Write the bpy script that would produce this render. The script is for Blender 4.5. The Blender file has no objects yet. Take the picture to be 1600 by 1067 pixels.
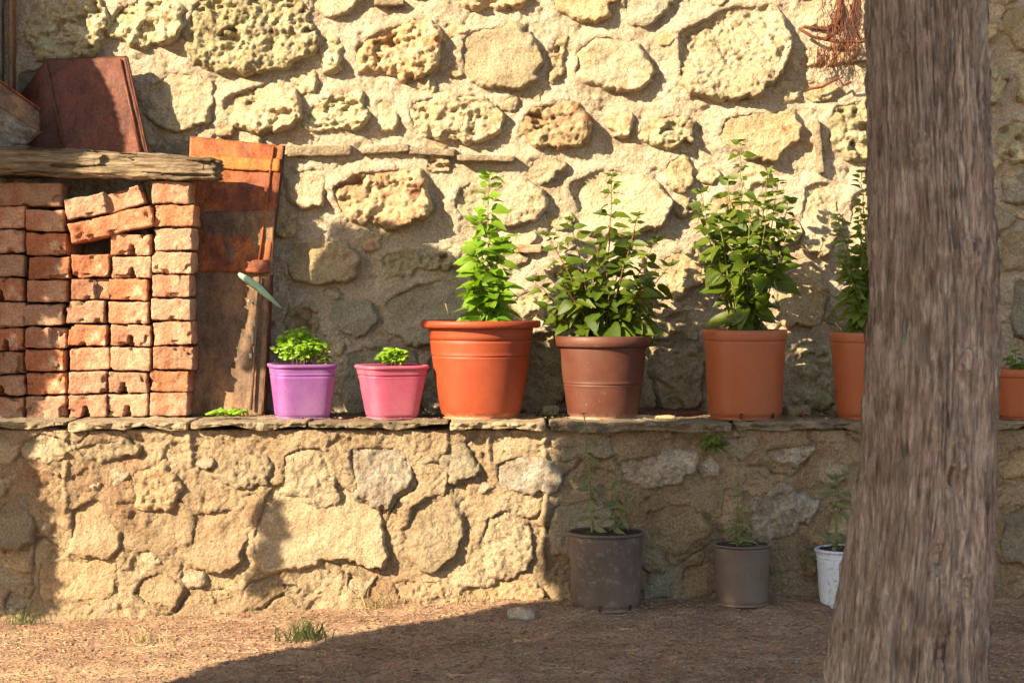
import bpy, math, random
import numpy as np
from mathutils import Vector, Matrix, noise as mn

# ------------------------------------------------------------------ camera, world, sun
S = bpy.context.scene
COL = S.collection
F = 2986.0            # focal length in photo pixels (photo 1600 x 1067)
CZ = 0.87             # eye height
HY = 450.0            # horizon row
cam_d = bpy.data.cameras.new("camera")
cam = bpy.data.objects.new("camera", cam_d)
COL.objects.link(cam)
cam.location = (0, 0, CZ)
cam.rotation_euler = (math.radians(90), 0, 0)
cam_d.sensor_width = 36.0
cam_d.lens = 36.0 * F / 1600.0
cam_d.shift_y = -(533.5 - HY) / 1600.0
cam_d.clip_start = 0.05
cam_d.clip_end = 500
cam_d.dof.use_dof = True
cam_d.dof.focus_distance = 5.5
cam_d.dof.aperture_fstop = 13
S.camera = cam

AZ, EL = math.radians(50), math.radians(27)     # sun from the left front
L = Vector((math.cos(EL) * math.sin(AZ), math.cos(EL) * math.cos(AZ), -math.sin(EL)))   # travel of light
w = bpy.data.worlds.new("World"); S.world = w; w.use_nodes = True
nt = w.node_tree; nt.nodes.clear()
sky = nt.nodes.new("ShaderNodeTexSky"); sky.sky_type = 'NISHITA'; sky.sun_disc = False
sky.sun_elevation = EL; sky.sun_rotation = math.radians(180 + 50)
sky.dust_density = 0.7; sky.air_density = 1.0; sky.ozone_density = 0.6
bg = nt.nodes.new("ShaderNodeBackground"); bg.inputs[1].default_value = 0.10
wo = nt.nodes.new("ShaderNodeOutputWorld")
nt.links.new(sky.outputs[0], bg.inputs[0]); nt.links.new(bg.outputs[0], wo.inputs[0])
sd = bpy.data.lights.new("sun", 'SUN'); sd.energy = 5.0; sd.angle = math.radians(0.5); sd.color = (1.0, 0.87, 0.67)
sun = bpy.data.objects.new("sun", sd); COL.objects.link(sun)
sun.rotation_euler = L.to_track_quat('-Z', 'Y').to_euler(); sun.location = (-4, -3, 4)
V = S.view_settings
V.view_transform = 'Standard'; V.look = 'None'; V.gamma = 1.0; V.use_curve_mapping = False
V.exposure = 1.6
try:
    V.use_white_balance = True; V.white_balance_temperature = 7200; V.white_balance_tint = 10
except Exception: pass

rnd = random.Random(7)
YW, YL, ZL = 5.70, 5.30, 0.50       # back wall plane, lower wall plane, ledge height

def at(px, py, Y):
    return Vector(((px - 800) * Y / F, Y, CZ - (py - HY) * Y / F))
def k(Y): return Y / F               # metres per photo pixel at that distance

# ------------------------------------------------------------------ numpy noise
_r = np.random.RandomState(3)
_G = _r.rand(256, 256) * 2 * np.pi
_GX, _GY = np.cos(_G), np.sin(_G)
_CX, _CY = _r.rand(256, 256), _r.rand(256, 256)
def pn(x, y):
    xi = np.floor(x).astype(int); yi = np.floor(y).astype(int)
    xf = x - xi; yf = y - yi
    u = xf * xf * xf * (xf * (xf * 6 - 15) + 10); v = yf * yf * yf * (yf * (yf * 6 - 15) + 10)
    def g(a, b):
        A = (xi + a) & 255; B = (yi + b) & 255
        return _GX[A, B] * (xf - a) + _GY[A, B] * (yf - b)
    n0 = g(0, 0) * (1 - u) + g(1, 0) * u; n1 = g(0, 1) * (1 - u) + g(1, 1) * u
    return (n0 * (1 - v) + n1 * v) * 1.5
def fbm(x, y, o=4, gain=0.5):
    s = 0; a = 1.0
    for i in range(o):
        s = s + a * pn(x * 2 ** i + 17.3 * i, y * 2 ** i + 9.1 * i); a *= gain
    return s
def ridged(x, y, o=3):
    s = 0; a = 1.0
    for i in range(o):
        s = s + a * (1 - np.abs(pn(x * 2 ** i + 31 * i, y * 2 ** i + 7 * i)) * 2); a *= 0.5
    return s / 1.75
def worley(x, y):
    xi = np.floor(x).astype(int); yi = np.floor(y).astype(int); d = np.full(x.shape, 9.0)
    for a in (-1, 0, 1):
        for b in (-1, 0, 1):
            A = (xi + a) & 255; B = (yi + b) & 255
            d = np.minimum(d, np.hypot(xi + a + _CX[A, B] - x, yi + b + _CY[A, B] - y))
    return d
def sstep(a, b, x):
    t = np.clip((x - a) / (b - a), 0, 1); return t * t * (3 - 2 * t)

def smooth_poly(P, n=7):
    P = np.array(P, float); N = len(P); out = []
    for i in range(N):
        p0, p1, p2, p3 = P[i - 1], P[i], P[(i + 1) % N], P[(i + 2) % N]
        for j in range(n):
            t = j / n
            c = 0.5 * ((2 * p1) + (-p0 + p2) * t + (2 * p0 - 5 * p1 + 4 * p2 - p3) * t * t + (-p0 + 3 * p1 - 3 * p2 + p3) * t ** 3)
            l = p1 * (1 - t) + p2 * t
            out.append(0.6 * c + 0.4 * l)
    return np.array(out)
def sdf(P, x, y):
    """positive inside"""
    d = np.full(x.shape, 1e9); ins = np.zeros(x.shape, bool)
    for i in range(len(P)):
        ax, ay = P[i - 1]; bx, by = P[i]
        ex, ey = bx - ax, by - ay; L2 = ex * ex + ey * ey + 1e-12
        t = np.clip(((x - ax) * ex + (y - ay) * ey) / L2, 0, 1)
        d = np.minimum(d, (x - ax - t * ex) ** 2 + (y - ay - t * ey) ** 2)
        c = ((ay > y) != (by > y)) & (x < (bx - ax) * (y - ay) / (by - ay + 1e-12) + ax)
        ins ^= c
    d = np.sqrt(d); return np.where(ins, d, -d)
def inside(P, x, y): return sdf(P, x, y) > 0

# ------------------------------------------------------------------ object helpers
def tag(o, label=None, cat=None, group=None, kind=None):
    if label: o['label'] = label
    if cat: o['category'] = cat
    if group: o['group'] = group
    if kind: o['kind'] = kind
    return o
def empty(name, loc, label=None, cat=None, group=None):
    o = bpy.data.objects.new(name, None); COL.objects.link(o); o.location = loc
    o.empty_display_size = 0.05
    return tag(o, label, cat, group)
def link(name, me, mat=None, parent=None, smooth=True):
    """mesh verts are in world coordinates; the parent has no rotation, so only its place is taken off"""
    o = bpy.data.objects.new(name, me); COL.objects.link(o)
    if mat is not None and not me.materials: me.materials.append(mat)
    if smooth and len(me.polygons): me.polygons.foreach_set('use_smooth', np.ones(len(me.polygons), bool))
    if parent is not None:
        o.parent = parent
        off = Vector((0, 0, 0)); q = parent
        while q is not None: off += q.location; q = q.parent
        o.location = -off
    return o
def mesh(name, v, f):
    me = bpy.data.meshes.new(name)
    v = np.asarray(v, dtype=np.float32); nv = len(v)
    f = np.asarray(f, dtype=np.int32)
    me.vertices.add(nv); me.vertices.foreach_set('co', v.ravel())
    nf, m = f.shape
    me.loops.add(nf * m); me.loops.foreach_set('vertex_index', f.ravel())
    me.polygons.add(nf); me.polygons.foreach_set('loop_start', np.arange(0, nf * m, m, dtype=np.int32))
    try: me.polygons.foreach_set('loop_total', np.full(nf, m, dtype=np.int32))
    except Exception: pass
    me.update(calc_edges=True); me.validate()
    return me
def mesh_any(name, v, f):
    me = bpy.data.meshes.new(name); me.from_pydata([tuple(p) for p in v], [], f); me.update(); return me
def recenter(o, c):
    """move an object's origin to c (a world point) so that it stands at its own base"""
    c = Vector(c); w = o.location.copy()
    off = c if o.parent is None else c
    o.data.transform(Matrix.Translation(-c)); o.location = w + off
    return o
def grid_faces(nx, ny, keep=None):
    i = np.arange(nx - 1)[:, None] * ny + np.arange(ny - 1)[None, :]
    f = np.stack([i, i + ny, i + ny + 1, i + 1], -1)
    if keep is not None:
        q = keep[:-1, :-1] | keep[1:, :-1] | keep[1:, 1:] | keep[:-1, 1:]
        return f[q]
    return f.reshape(-1, 4)
def compact(v, f):
    u, inv = np.unique(f, return_inverse=True)
    return v[u], inv.reshape(f.shape)
def axis(segs):
    """segs: (start, end, step) runs joined into one rising coordinate list"""
    out = []
    for a, b, s in segs:
        out.append(np.arange(a, b, s))
    out.append([segs[-1][1]])
    return np.concatenate(out)

def tube_arrays(pts, rad, n=7, cap=True):
    pts = [Vector(p) for p in pts]; V_ = []; F_ = []
    for i, p in enumerate(pts):
        d = (pts[min(i + 1, len(pts) - 1)] - pts[max(i - 1, 0)]).normalized()
        a = Vector((0, 1, 0)) if abs(d.y) < 0.9 else Vector((1, 0, 0))
        u = d.cross(a).normalized(); v = d.cross(u)
        r = rad[i] if hasattr(rad, '__len__') else rad
        for j in range(n):
            t = 2 * math.pi * j / n
            V_.append(p + (u * math.cos(t) + v * math.sin(t)) * r)
    for i in range(len(pts) - 1):
        for j in range(n):
            F_.append((i * n + j, i * n + (j + 1) % n, (i + 1) * n + (j + 1) % n, (i + 1) * n + j))
    if cap:
        F_.append(tuple(range(n))[::-1]); F_.append(tuple((len(pts) - 1) * n + j for j in range(n)))
    return V_, F_
class Bag:
    def __init__(s): s.v = []; s.f = []
    def add(s, v, f):
        b = len(s.v); s.v += [tuple(p) for p in v]; s.f += [tuple(b + i for i in q) for q in f]; return s
    def tube(s, pts, rad, n=6): return s.add(*tube_arrays(pts, rad, n))
    def build(s, name, mat, parent=None, smooth=True): return link(name, mesh_any(name, s.v, s.f), mat, parent, smooth)

def rough_box(name, c, size, n, r, amp, freq, seed, rot=None, warp=None, amp2=0.0, freq2=0.0):
    """box with rounded, worn faces; c = centre, lattice n=(nx,ny,nz)"""
    nx, ny, nz = n; idx = {}; vs = []; fs = []
    def key(i, j, q):
        t = (i, j, q)
        if t not in idx:
            idx[t] = len(vs)
            vs.append(((i / nx - .5) * size[0], (j / ny - .5) * size[1], (q / nz - .5) * size[2]))
        return idx[t]
    for j in range(ny):
        for q in range(nz):
            fs.append((key(0, j, q), key(0, j, q + 1), key(0, j + 1, q + 1), key(0, j + 1, q)))
            fs.append((key(nx, j, q), key(nx, j + 1, q), key(nx, j + 1, q + 1), key(nx, j, q + 1)))
    for i in range(nx):
        for q in range(nz):
            fs.append((key(i, 0, q), key(i + 1, 0, q), key(i + 1, 0, q + 1), key(i, 0, q + 1)))
            fs.append((key(i, ny, q), key(i, ny, q + 1), key(i + 1, ny, q + 1), key(i + 1, ny, q)))
    for i in range(nx):
        for j in range(ny):
            fs.append((key(i, j, 0), key(i, j + 1, 0), key(i + 1, j + 1, 0), key(i + 1, j, 0)))
            fs.append((key(i, j, nz), key(i + 1, j, nz), key(i + 1, j + 1, nz), key(i, j + 1, nz)))
    out = []; off = Vector((seed * 7.13, seed * 3.7, seed * 1.9))
    hs = [s / 2 for s in size]
    for p in vs:
        cl = Vector([max(-hs[a] + r, min(hs[a] - r, p[a])) for a in range(3)])
        d = Vector(p) - cl
        nn = d.normalized() if d.length > 1e-9 else Vector((0, 0, 1))
        q = cl + nn * r if d.length > 1e-9 else Vector(p)
        m = mn.fractal(Vector(q) * freq + off, 1.0, 2.0, 4) * amp
        if amp2: m += mn.noise(Vector(q) * freq2 + off) * amp2
        q = q + nn * m
        if warp: q = warp(q, nn)
        out.append(q)
    M = (rot.to_4x4() if rot is not None else Matrix.Identity(4))
    out = [M @ q + Vector(c) for q in out]
    return mesh(name, np.array([tuple(q) for q in out]), np.array(fs))

# ------------------------------------------------------------------ materials
def newmat(name):
    m = bpy.data.materials.new(name); m.use_nodes = True
    n = m.node_tree; b = n.nodes['Principled BSDF']; return m, n, b
def ramp(n, fac, stops):
    r = n.nodes.new("ShaderNodeValToRGB"); e = r.color_ramp.elements
    e[0].position = stops[0][0]; e[0].color = (*stops[0][1], 1)
    e[1].position = stops[-1][0]; e[1].color = (*stops[-1][1], 1)
    for p, c in stops[1:-1]:
        x = e.new(p); x.color = (*c, 1)
    n.links.new(fac, r.inputs[0]); return r.outputs[0]
def tex(n, scale, detail=6, rough=0.6, stretch=None, coord='Object', dist=0.0):
    tc = n.nodes.new("ShaderNodeTexCoord"); t = n.nodes.new("ShaderNodeTexNoise")
    t.inputs['Scale'].default_value = scale; t.inputs['Detail'].default_value = detail
    t.inputs['Roughness'].default_value = rough; t.inputs['Distortion'].default_value = dist
    src = tc.outputs[coord]
    if stretch:
        mp = n.nodes.new("ShaderNodeMapping"); mp.inputs['Scale'].default_value = stretch
        n.links.new(src, mp.inputs[0]); src = mp.outputs[0]
    n.links.new(src, t.inputs['Vector']); return t.outputs[0]
def mix(n, fac, a, b, mode='MIX'):
    m = n.nodes.new("ShaderNodeMix"); m.data_type = 'RGBA'; m.blend_type = mode
    for sck, val in ((0, fac), (6, a), (7, b)):
        if isinstance(val, (int, float)): m.inputs[sck].default_value = val
        elif isinstance(val, tuple): m.inputs[sck].default_value = (*val, 1)
        else: n.links.new(val, m.inputs[sck])
    return m.outputs[2]
def bump(n, b, src, strength, dist, prev=None):
    q = n.nodes.new("ShaderNodeBump"); q.inputs['Strength'].default_value = strength; q.inputs['Distance'].default_value = dist
    n.links.new(src, q.inputs['Height'])
    if prev is not None: n.links.new(prev, q.inputs['Normal'])
    n.links.new(q.outputs[0], b.inputs['Normal']); return q.outputs[0]
def rock(name, cols, spot=None, scale=9, rough=0.92, bs=1.0, bd=0.013, vary=0.25, fine=160):
    m, n, b = newmat(name)
    c = ramp(n, tex(n, scale, 8, 0.65), cols)
    if spot:
        s = tex(n, spot[1], 6, 0.6); s = ramp(n, s, [(spot[2], (0, 0, 0)), (spot[3], (1, 1, 1))])
        c = mix(n, s, c, spot[0])
    g = ramp(n, tex(n, fine, 4, 0.7), [(0.32, (0.5, 0.46, 0.42)), (0.68, (1.3, 1.3, 1.28))])
    c = mix(n, 0.75, c, g, 'MULTIPLY')
    if vary:
        oi = n.nodes.new("ShaderNodeObjectInfo")
        rr = ramp(n, oi.outputs['Random'], [(0, (1 - vary, 1 - vary * 1.05, 1 - vary * 1.2)), (0.5, (1, 1, 1)), (1, (1 + vary * .5, 1 + vary * .35, 1 + vary * .1))])
        c = mix(n, 1.0, c, rr, 'MULTIPLY')
    n.links.new(c, b.inputs['Base Color']); b.inputs['Roughness'].default_value = rough
    b.inputs['Specular IOR Level'].default_value = 0.2
    p = bump(n, b, tex(n, fine * .62, 7, 0.68), bs, bd)
    return m
M = {}
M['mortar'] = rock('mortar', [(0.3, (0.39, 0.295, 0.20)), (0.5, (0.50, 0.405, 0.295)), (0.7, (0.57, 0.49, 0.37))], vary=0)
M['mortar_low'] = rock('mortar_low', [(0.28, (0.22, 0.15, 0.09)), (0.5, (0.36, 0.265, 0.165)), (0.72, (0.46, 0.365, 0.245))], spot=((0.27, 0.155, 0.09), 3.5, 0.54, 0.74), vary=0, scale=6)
M['cream'] = rock('cream_stone', [(0.3, (0.34, 0.26, 0.16)), (0.5, (0.48, 0.395, 0.265)), (0.7, (0.57, 0.50, 0.37))], spot=((0.42, 0.25, 0.10), 12, 0.58, 0.75))
M['olive'] = rock('olive_stone', [(0.3, (0.26, 0.21, 0.115)), (0.5, (0.44, 0.38, 0.235)), (0.72, (0.55, 0.49, 0.35))], spot=((0.16, 0.09, 0.05), 20, 0.56, 0.68), fine=110, bs=0.8)
M['red'] = rock('reddish_stone', [(0.3, (0.27, 0.125, 0.06)), (0.48, (0.44, 0.32, 0.19)), (0.7, (0.54, 0.46, 0.32))], spot=((0.28, 0.09, 0.04), 14, 0.54, 0.70), fine=110, bs=0.8)
M['ochre'] = rock('ochre_stone', [(0.3, (0.30, 0.215, 0.12)), (0.5, (0.43, 0.34, 0.205)), (0.7, (0.52, 0.44, 0.29))], spot=((0.30, 0.14, 0.05), 18, 0.55, 0.7))
M['grey'] = rock('grey_stone', [(0.3, (0.25, 0.22, 0.155)), (0.5, (0.37, 0.335, 0.245)), (0.7, (0.46, 0.42, 0.33))])
M['white'] = rock('quartz_stone', [(0.3, (0.24, 0.18, 0.125)), (0.5, (0.38, 0.32, 0.25)), (0.7, (0.56, 0.51, 0.44))], scale=14)
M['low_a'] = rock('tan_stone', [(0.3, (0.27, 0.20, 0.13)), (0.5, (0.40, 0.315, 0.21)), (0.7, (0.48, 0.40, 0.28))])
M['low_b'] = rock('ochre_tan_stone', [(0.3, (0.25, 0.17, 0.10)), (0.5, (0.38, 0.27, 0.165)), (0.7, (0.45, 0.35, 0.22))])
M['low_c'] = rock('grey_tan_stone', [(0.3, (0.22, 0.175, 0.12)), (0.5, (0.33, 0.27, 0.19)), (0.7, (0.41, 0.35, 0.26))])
M['slate'] = rock('slate', [(0.3, (0.20, 0.15, 0.10)), (0.5, (0.32, 0.25, 0.17)), (0.7, (0.43, 0.36, 0.255))], scale=16)
M['brick'] = rock('old_brick', [(0.3, (0.31, 0.13, 0.078)), (0.5, (0.43, 0.215, 0.135)), (0.68, (0.51, 0.32, 0.22))], spot=((0.47, 0.33, 0.235), 22, 0.54, 0.72), scale=15, vary=0.3, fine=200, bs=.6, bd=.008)
M['brick_pale'] = rock('pale_brick', [(0.3, (0.36, 0.185, 0.12)), (0.5, (0.44, 0.265, 0.18)), (0.7, (0.51, 0.36, 0.26))], spot=((0.42, 0.17, 0.09), 18, 0.56, 0.7), scale=15, vary=0.2, fine=200, bs=.6, bd=.008)
M['brick_red'] = rock('red_brick', [(0.3, (0.31, 0.105, 0.055)), (0.5, (0.43, 0.175, 0.095)), (0.7, (0.50, 0.26, 0.155))], spot=((0.55, 0.42, 0.3), 24, 0.60, 0.72), scale=15, vary=0.2, fine=200, bs=.6, bd=.008)
M['soil'] = rock('soil', [(0.3, (0.215, 0.12, 0.076)), (0.5, (0.33, 0.20, 0.128)), (0.7, (0.45, 0.31, 0.195))], scale=5, vary=0, fine=120, bd=0.006)
M['pot_soil'] = rock('pot_soil', [(0.3, (0.04, 0.025, 0.016)), (0.7, (0.11, 0.07, 0.045))], scale=40, vary=0)
def rust(name, cols, scale=6, streak=True, rough=0.62, metal=0.15):
    m, n, b = newmat(name)
    c = ramp(n, tex(n, scale, 9, 0.68, (1, 1, 0.45) if streak else None, dist=0.6), cols)
    g0 = ramp(n, tex(n, 34, 7, 0.7, (1, 1, 0.6)), [(0.36, (0.45, 0.38, 0.34)), (0.5, (0.95, 0.95, 0.95)), (0.68, (1.35, 1.3, 1.2))]); c = mix(n, 0.9, c, g0, 'MULTIPLY')
    g = ramp(n, tex(n, 150, 5, 0.7), [(0.32, (0.5, 0.45, 0.4)), (0.7, (1.25, 1.25, 1.2))])
    c = mix(n, 0.8, c, g, 'MULTIPLY')
    n.links.new(c, b.inputs['Base Color']); b.inputs['Roughness'].default_value = rough; b.inputs['Metallic'].default_value = metal
    bump(n, b, tex(n, 90, 6, 0.7), 0.6, 0.003); return m
M['rust_orange'] = rust('orange_rust', [(0.3, (0.13, 0.03, 0.01)), (0.46, (0.28, 0.07, 0.018)), (0.6, (0.40, 0.12, 0.024)), (0.74, (0.46, 0.21, 0.06))], 8)
M['rust_band'] = rust('rust_band', [(0.3, (0.30, 0.08, 0.015)), (0.5, (0.48, 0.16, 0.022)), (0.7, (0.52, 0.24, 0.05))], 9)
M['rust_dark'] = rust('dark_rust', [(0.3, (0.075, 0.02, 0.01)), (0.5, (0.13, 0.036, 0.018)), (0.75, (0.22, 0.065, 0.03))], 5)
M['rust_brown'] = rust('brown_rust', [(0.3, (0.10, 0.06, 0.035)), (0.5, (0.19, 0.11, 0.06)), (0.75, (0.38, 0.20, 0.09))], 7)
M['zinc'] = rust('dull_zinc', [(0.35, (0.10, 0.095, 0.09)), (0.5, (0.19, 0.195, 0.205)), (0.7, (0.28, 0.275, 0.27))], 22, False)
M['post'] = rust('painted_post', [(0.3, (0.20, 0.16, 0.13)), (0.55, (0.30, 0.26, 0.225)), (0.8, (0.36, 0.32, 0.28))], 14, True, 0.8, 0)
def wood(name, cols, scale=10, stretch=(0.12, 1, 1), fine=90):
    m, n, b = newmat(name)
    t = tex(n, scale, 8, 0.7, stretch); c = ramp(n, t, cols)
    t2 = tex(n, fine, 6, 0.7, stretch); g = ramp(n, t2, [(0.36, (0.4, 0.37, 0.35)), (0.62, (1.2, 1.2, 1.2))])
    g3 = ramp(n, tex(n, 9, 5, 0.6), [(0.3, (0.68, 0.64, 0.6)), (0.7, (1.2, 1.2, 1.2))]); c = mix(n, 1.0, c, g3, 'MULTIPLY')
    c = mix(n, 0.85, c, g, 'MULTIPLY'); n.links.new(c, b.inputs['Base Color'])
    b.inputs['Roughness'].default_value = 0.9; b.inputs['Specular IOR Level'].default_value = 0.15
    bump(n, b, t2, 1.0, 0.012); return m
M['log'] = wood('weathered_wood', [(0.3, (0.10, 0.07, 0.045)), (0.48, (0.26, 0.195, 0.125)), (0.7, (0.42, 0.34, 0.23))], 24, (0.09, 1, 1), 130)
M['bark'] = wood('bark', [(0.28, (0.24, 0.18, 0.14)), (0.5, (0.44, 0.36, 0.305)), (0.7, (0.60, 0.52, 0.45))], 55, (1, 1, 0.10), 230)
def plastic(name, col, dirt=(0.45, 0.33, 0.22), z0=None, dz=0.02, rough=0.55, dust=0.42, spots=None):
    """z0: top of a dusty splash band round the foot, in object space"""
    m, n, b = newmat(name)
    c = mix(n, ramp(n, tex(n, 9, 6, 0.6), [(0.35, (0, 0, 0)), (0.8, (dust, dust, dust))]), col, dirt)
    if z0 is not None:
        tc = n.nodes.new("ShaderNodeTexCoord"); sx = n.nodes.new("ShaderNodeSeparateXYZ"); n.links.new(tc.outputs['Object'], sx.inputs[0])
        a = n.nodes.new("ShaderNodeMath"); a.operation = 'MULTIPLY_ADD'; n.links.new(tex(n, 45, 6, 0.7), a.inputs[0]); a.inputs[1].default_value = dz * 2.2
        n.links.new(sx.outputs[2], a.inputs[2])
        s = ramp(n, a.outputs[0], [(max(0.0, z0), (0.8, 0.8, 0.8)), (z0 + dz, (0, 0, 0))])
        c = mix(n, s, c, dirt)
    if spots:
        s = ramp(n, tex(n, spots[1], 5, 0.65), [(spots[2], (0, 0, 0)), (spots[3], (1, 1, 1))]); c = mix(n, s, c, spots[0])
    g = ramp(n, tex(n, 150, 4, 0.7), [(0.3, (0.8, 0.8, 0.8)), (0.7, (1.1, 1.1, 1.1))]); c = mix(n, 0.5, c, g, 'MULTIPLY')
    n.links.new(c, b.inputs['Base Color']); b.inputs['Roughness'].default_value = rough
    b.inputs['Specular IOR Level'].default_value = 0.35
    bump(n, b, tex(n, 60, 5, 0.6), 0.12, 0.0015); return m
M['p_purple'] = plastic('purple_plastic', (0.22, 0.062, 0.25), (0.42, 0.28, 0.36), 0.01, 0.02)
M['p_pink'] = plastic('pink_plastic', (0.46, 0.07, 0.14), (0.52, 0.27, 0.26), 0.005, 0.01)
M['p_terra'] = plastic('terracotta_plastic', (0.27, 0.040, 0.011), (0.48, 0.25, 0.15), 0.022, 0.02, dust=.14)
M['p_maroon'] = plastic('maroon_plastic', (0.085, 0.022, 0.012), (0.36, 0.22, 0.15), 0.02, 0.015, dust=.16, spots=((0.26, 0.12, 0.08), 60, 0.66, 0.76))
M['p_orange'] = plastic('orange_plastic', (0.34, 0.088, 0.032), (0.42, 0.2, 0.11), None, dust=0.2, rough=0.45)
M['p_black'] = plastic('black_plastic', (0.085, 0.062, 0.052), (0.25, 0.18, 0.135), 0.012, 0.01, rough=0.6, dust=0.6, spots=((0.24, 0.18, 0.14), 40, 0.55, 0.72))
M['p_grey'] = plastic('grey_plastic', (0.125, 0.092, 0.075), (0.26, 0.19, 0.145), 0.015, 0.02, rough=0.6, dust=0.5)
M['p_white'] = plastic('whitewashed_plastic', (0.56, 0.62, 0.72), (0.42, 0.42, 0.43), None, rough=0.6, dust=0.7, spots=((0.34, 0.31, 0.29), 90, 0.55, 0.66))
def leafmat(name, a, b_, tr=0.35, yellow=None):
    m, n, b = newmat(name)
    oi = n.nodes.new("ShaderNodeObjectInfo"); c = ramp(n, oi.outputs['Random'], [(0, a), (1, b_)])
    t = tex(n, 60, 4, 0.6); g = ramp(n, t, [(0.3, (0.72, 0.75, 0.7)), (0.7, (1.2, 1.2, 1.1))]); c = mix(n, 1.0, c, g, 'MULTIPLY')
    n.links.new(c, b.inputs['Base Color']); b.inputs['Roughness'].default_value = 0.42
    b.inputs['Specular IOR Level'].default_value = 0.4
    bump(n, b, t, 0.3, 0.002)
    td = n.nodes.new("ShaderNodeBsdfTranslucent"); tcol = mix(n, 1.0, c, (1.6, 1.7, 0.5), 'MULTIPLY'); n.links.new(tcol, td.inputs[0])
    mx = n.nodes.new("ShaderNodeMixShader"); mx.inputs[0].default_value = tr
    out = n.nodes['Material Output']; n.links.new(b.outputs[0], mx.inputs[1]); n.links.new(td.outputs[0], mx.inputs[2]); n.links.new(mx.outputs[0], out.inputs[0])
    return m
M['leaf_bright'] = leafmat('bright_leaf', (0.10, 0.20, 0.013), (0.19, 0.31, 0.025))
M['leaf_dark'] = leafmat('dark_leaf', (0.045, 0.078, 0.006), (0.105, 0.145, 0.012), 0.3)
M['leaf_mid'] = leafmat('mid_leaf', (0.085, 0.135, 0.016), (0.15, 0.20, 0.03), 0.35)
M['leaf_lime'] = leafmat('lime_leaf', (0.22, 0.38, 0.03), (0.30, 0.45, 0.05), 0.4)
M['leaf_dull'] = leafmat('dull_leaf', (0.13, 0.15, 0.06), (0.22, 0.23, 0.10), 0.3)
M['leaf_tree'] = leafmat('tree_leaf', (0.05, 0.085, 0.02), (0.08, 0.12, 0.03), 0.1)
M['stem'] = plastic('stem', (0.16, 0.17, 0.05), (0.2, 0.12, 0.06), None, rough=0.7)
M['stem_red'] = plastic('reddish_stem', (0.18, 0.07, 0.03), (0.2, 0.12, 0.06), None, rough=0.7)
M['straw'] = plastic('straw', (0.42, 0.32, 0.17), (0.3, 0.2, 0.1), None, rough=0.9)
M['creeper'] = plastic('dry_creeper', (0.11, 0.03, 0.015), (0.2, 0.09, 0.05), None, rough=0.9)
M['strip'] = plastic('pale_green_strip', (0.26, 0.42, 0.26), (0.5, 0.6, 0.5), None, rough=0.4)
M['stain'] = plastic('paint_drip', (0.5, 0.52, 0.42), (0.4, 0.35, 0.3), None, rough=0.8)

# ------------------------------------------------------------------ ground
gx = axis([(-40, -6, 2.0), (-6, -1.9, 0.1), (-1.9, 1.9, 0.0075), (1.9, 6, 0.1), (6, 40, 2.0)])
gy = axis([(-30, 0, 2.0), (0, 3.7, 0.12), (3.7, 5.36, 0.0085), (5.36, 6, 0.2), (6, 60, 3.0)])
X, Y = np.meshgrid(gx, gy, indexing='ij')
near = sstep(3.4, 3.8, Y) * (1 - sstep(5.4, 5.8, Y)) * (1 - sstep(1.8, 2.2, np.abs(X)))
Z = 0.012 * fbm(X * 1.7, Y * 1.7, 3) + near * (0.0045 * fbm(X * 14, Y * 14, 3) + 0.0030 * (0.5 - worley(X * 60, Y * 60)) + 0.002 * fbm(X * 70 + 5, Y * 70, 2))
Z += 0.016 * sstep(5.0, 5.2, Y) * sstep(-.7, .3, X) - 0.048 * np.clip((0.1 - X) / 1.5, 0, 1.2)
Vg = np.stack([X, Y, Z], -1).reshape(-1, 3)
ground = link('ground', mesh('ground', Vg, grid_faces(len(gx), len(gy))), M['soil']); tag(ground, kind='structure')
def ground_z(x, y):
    i = min(max(int(np.searchsorted(gx, x)), 0), len(gx) - 1); j = min(max(int(np.searchsorted(gy, y)), 0), len(gy) - 1)
    return float(Z[i, j])

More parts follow.
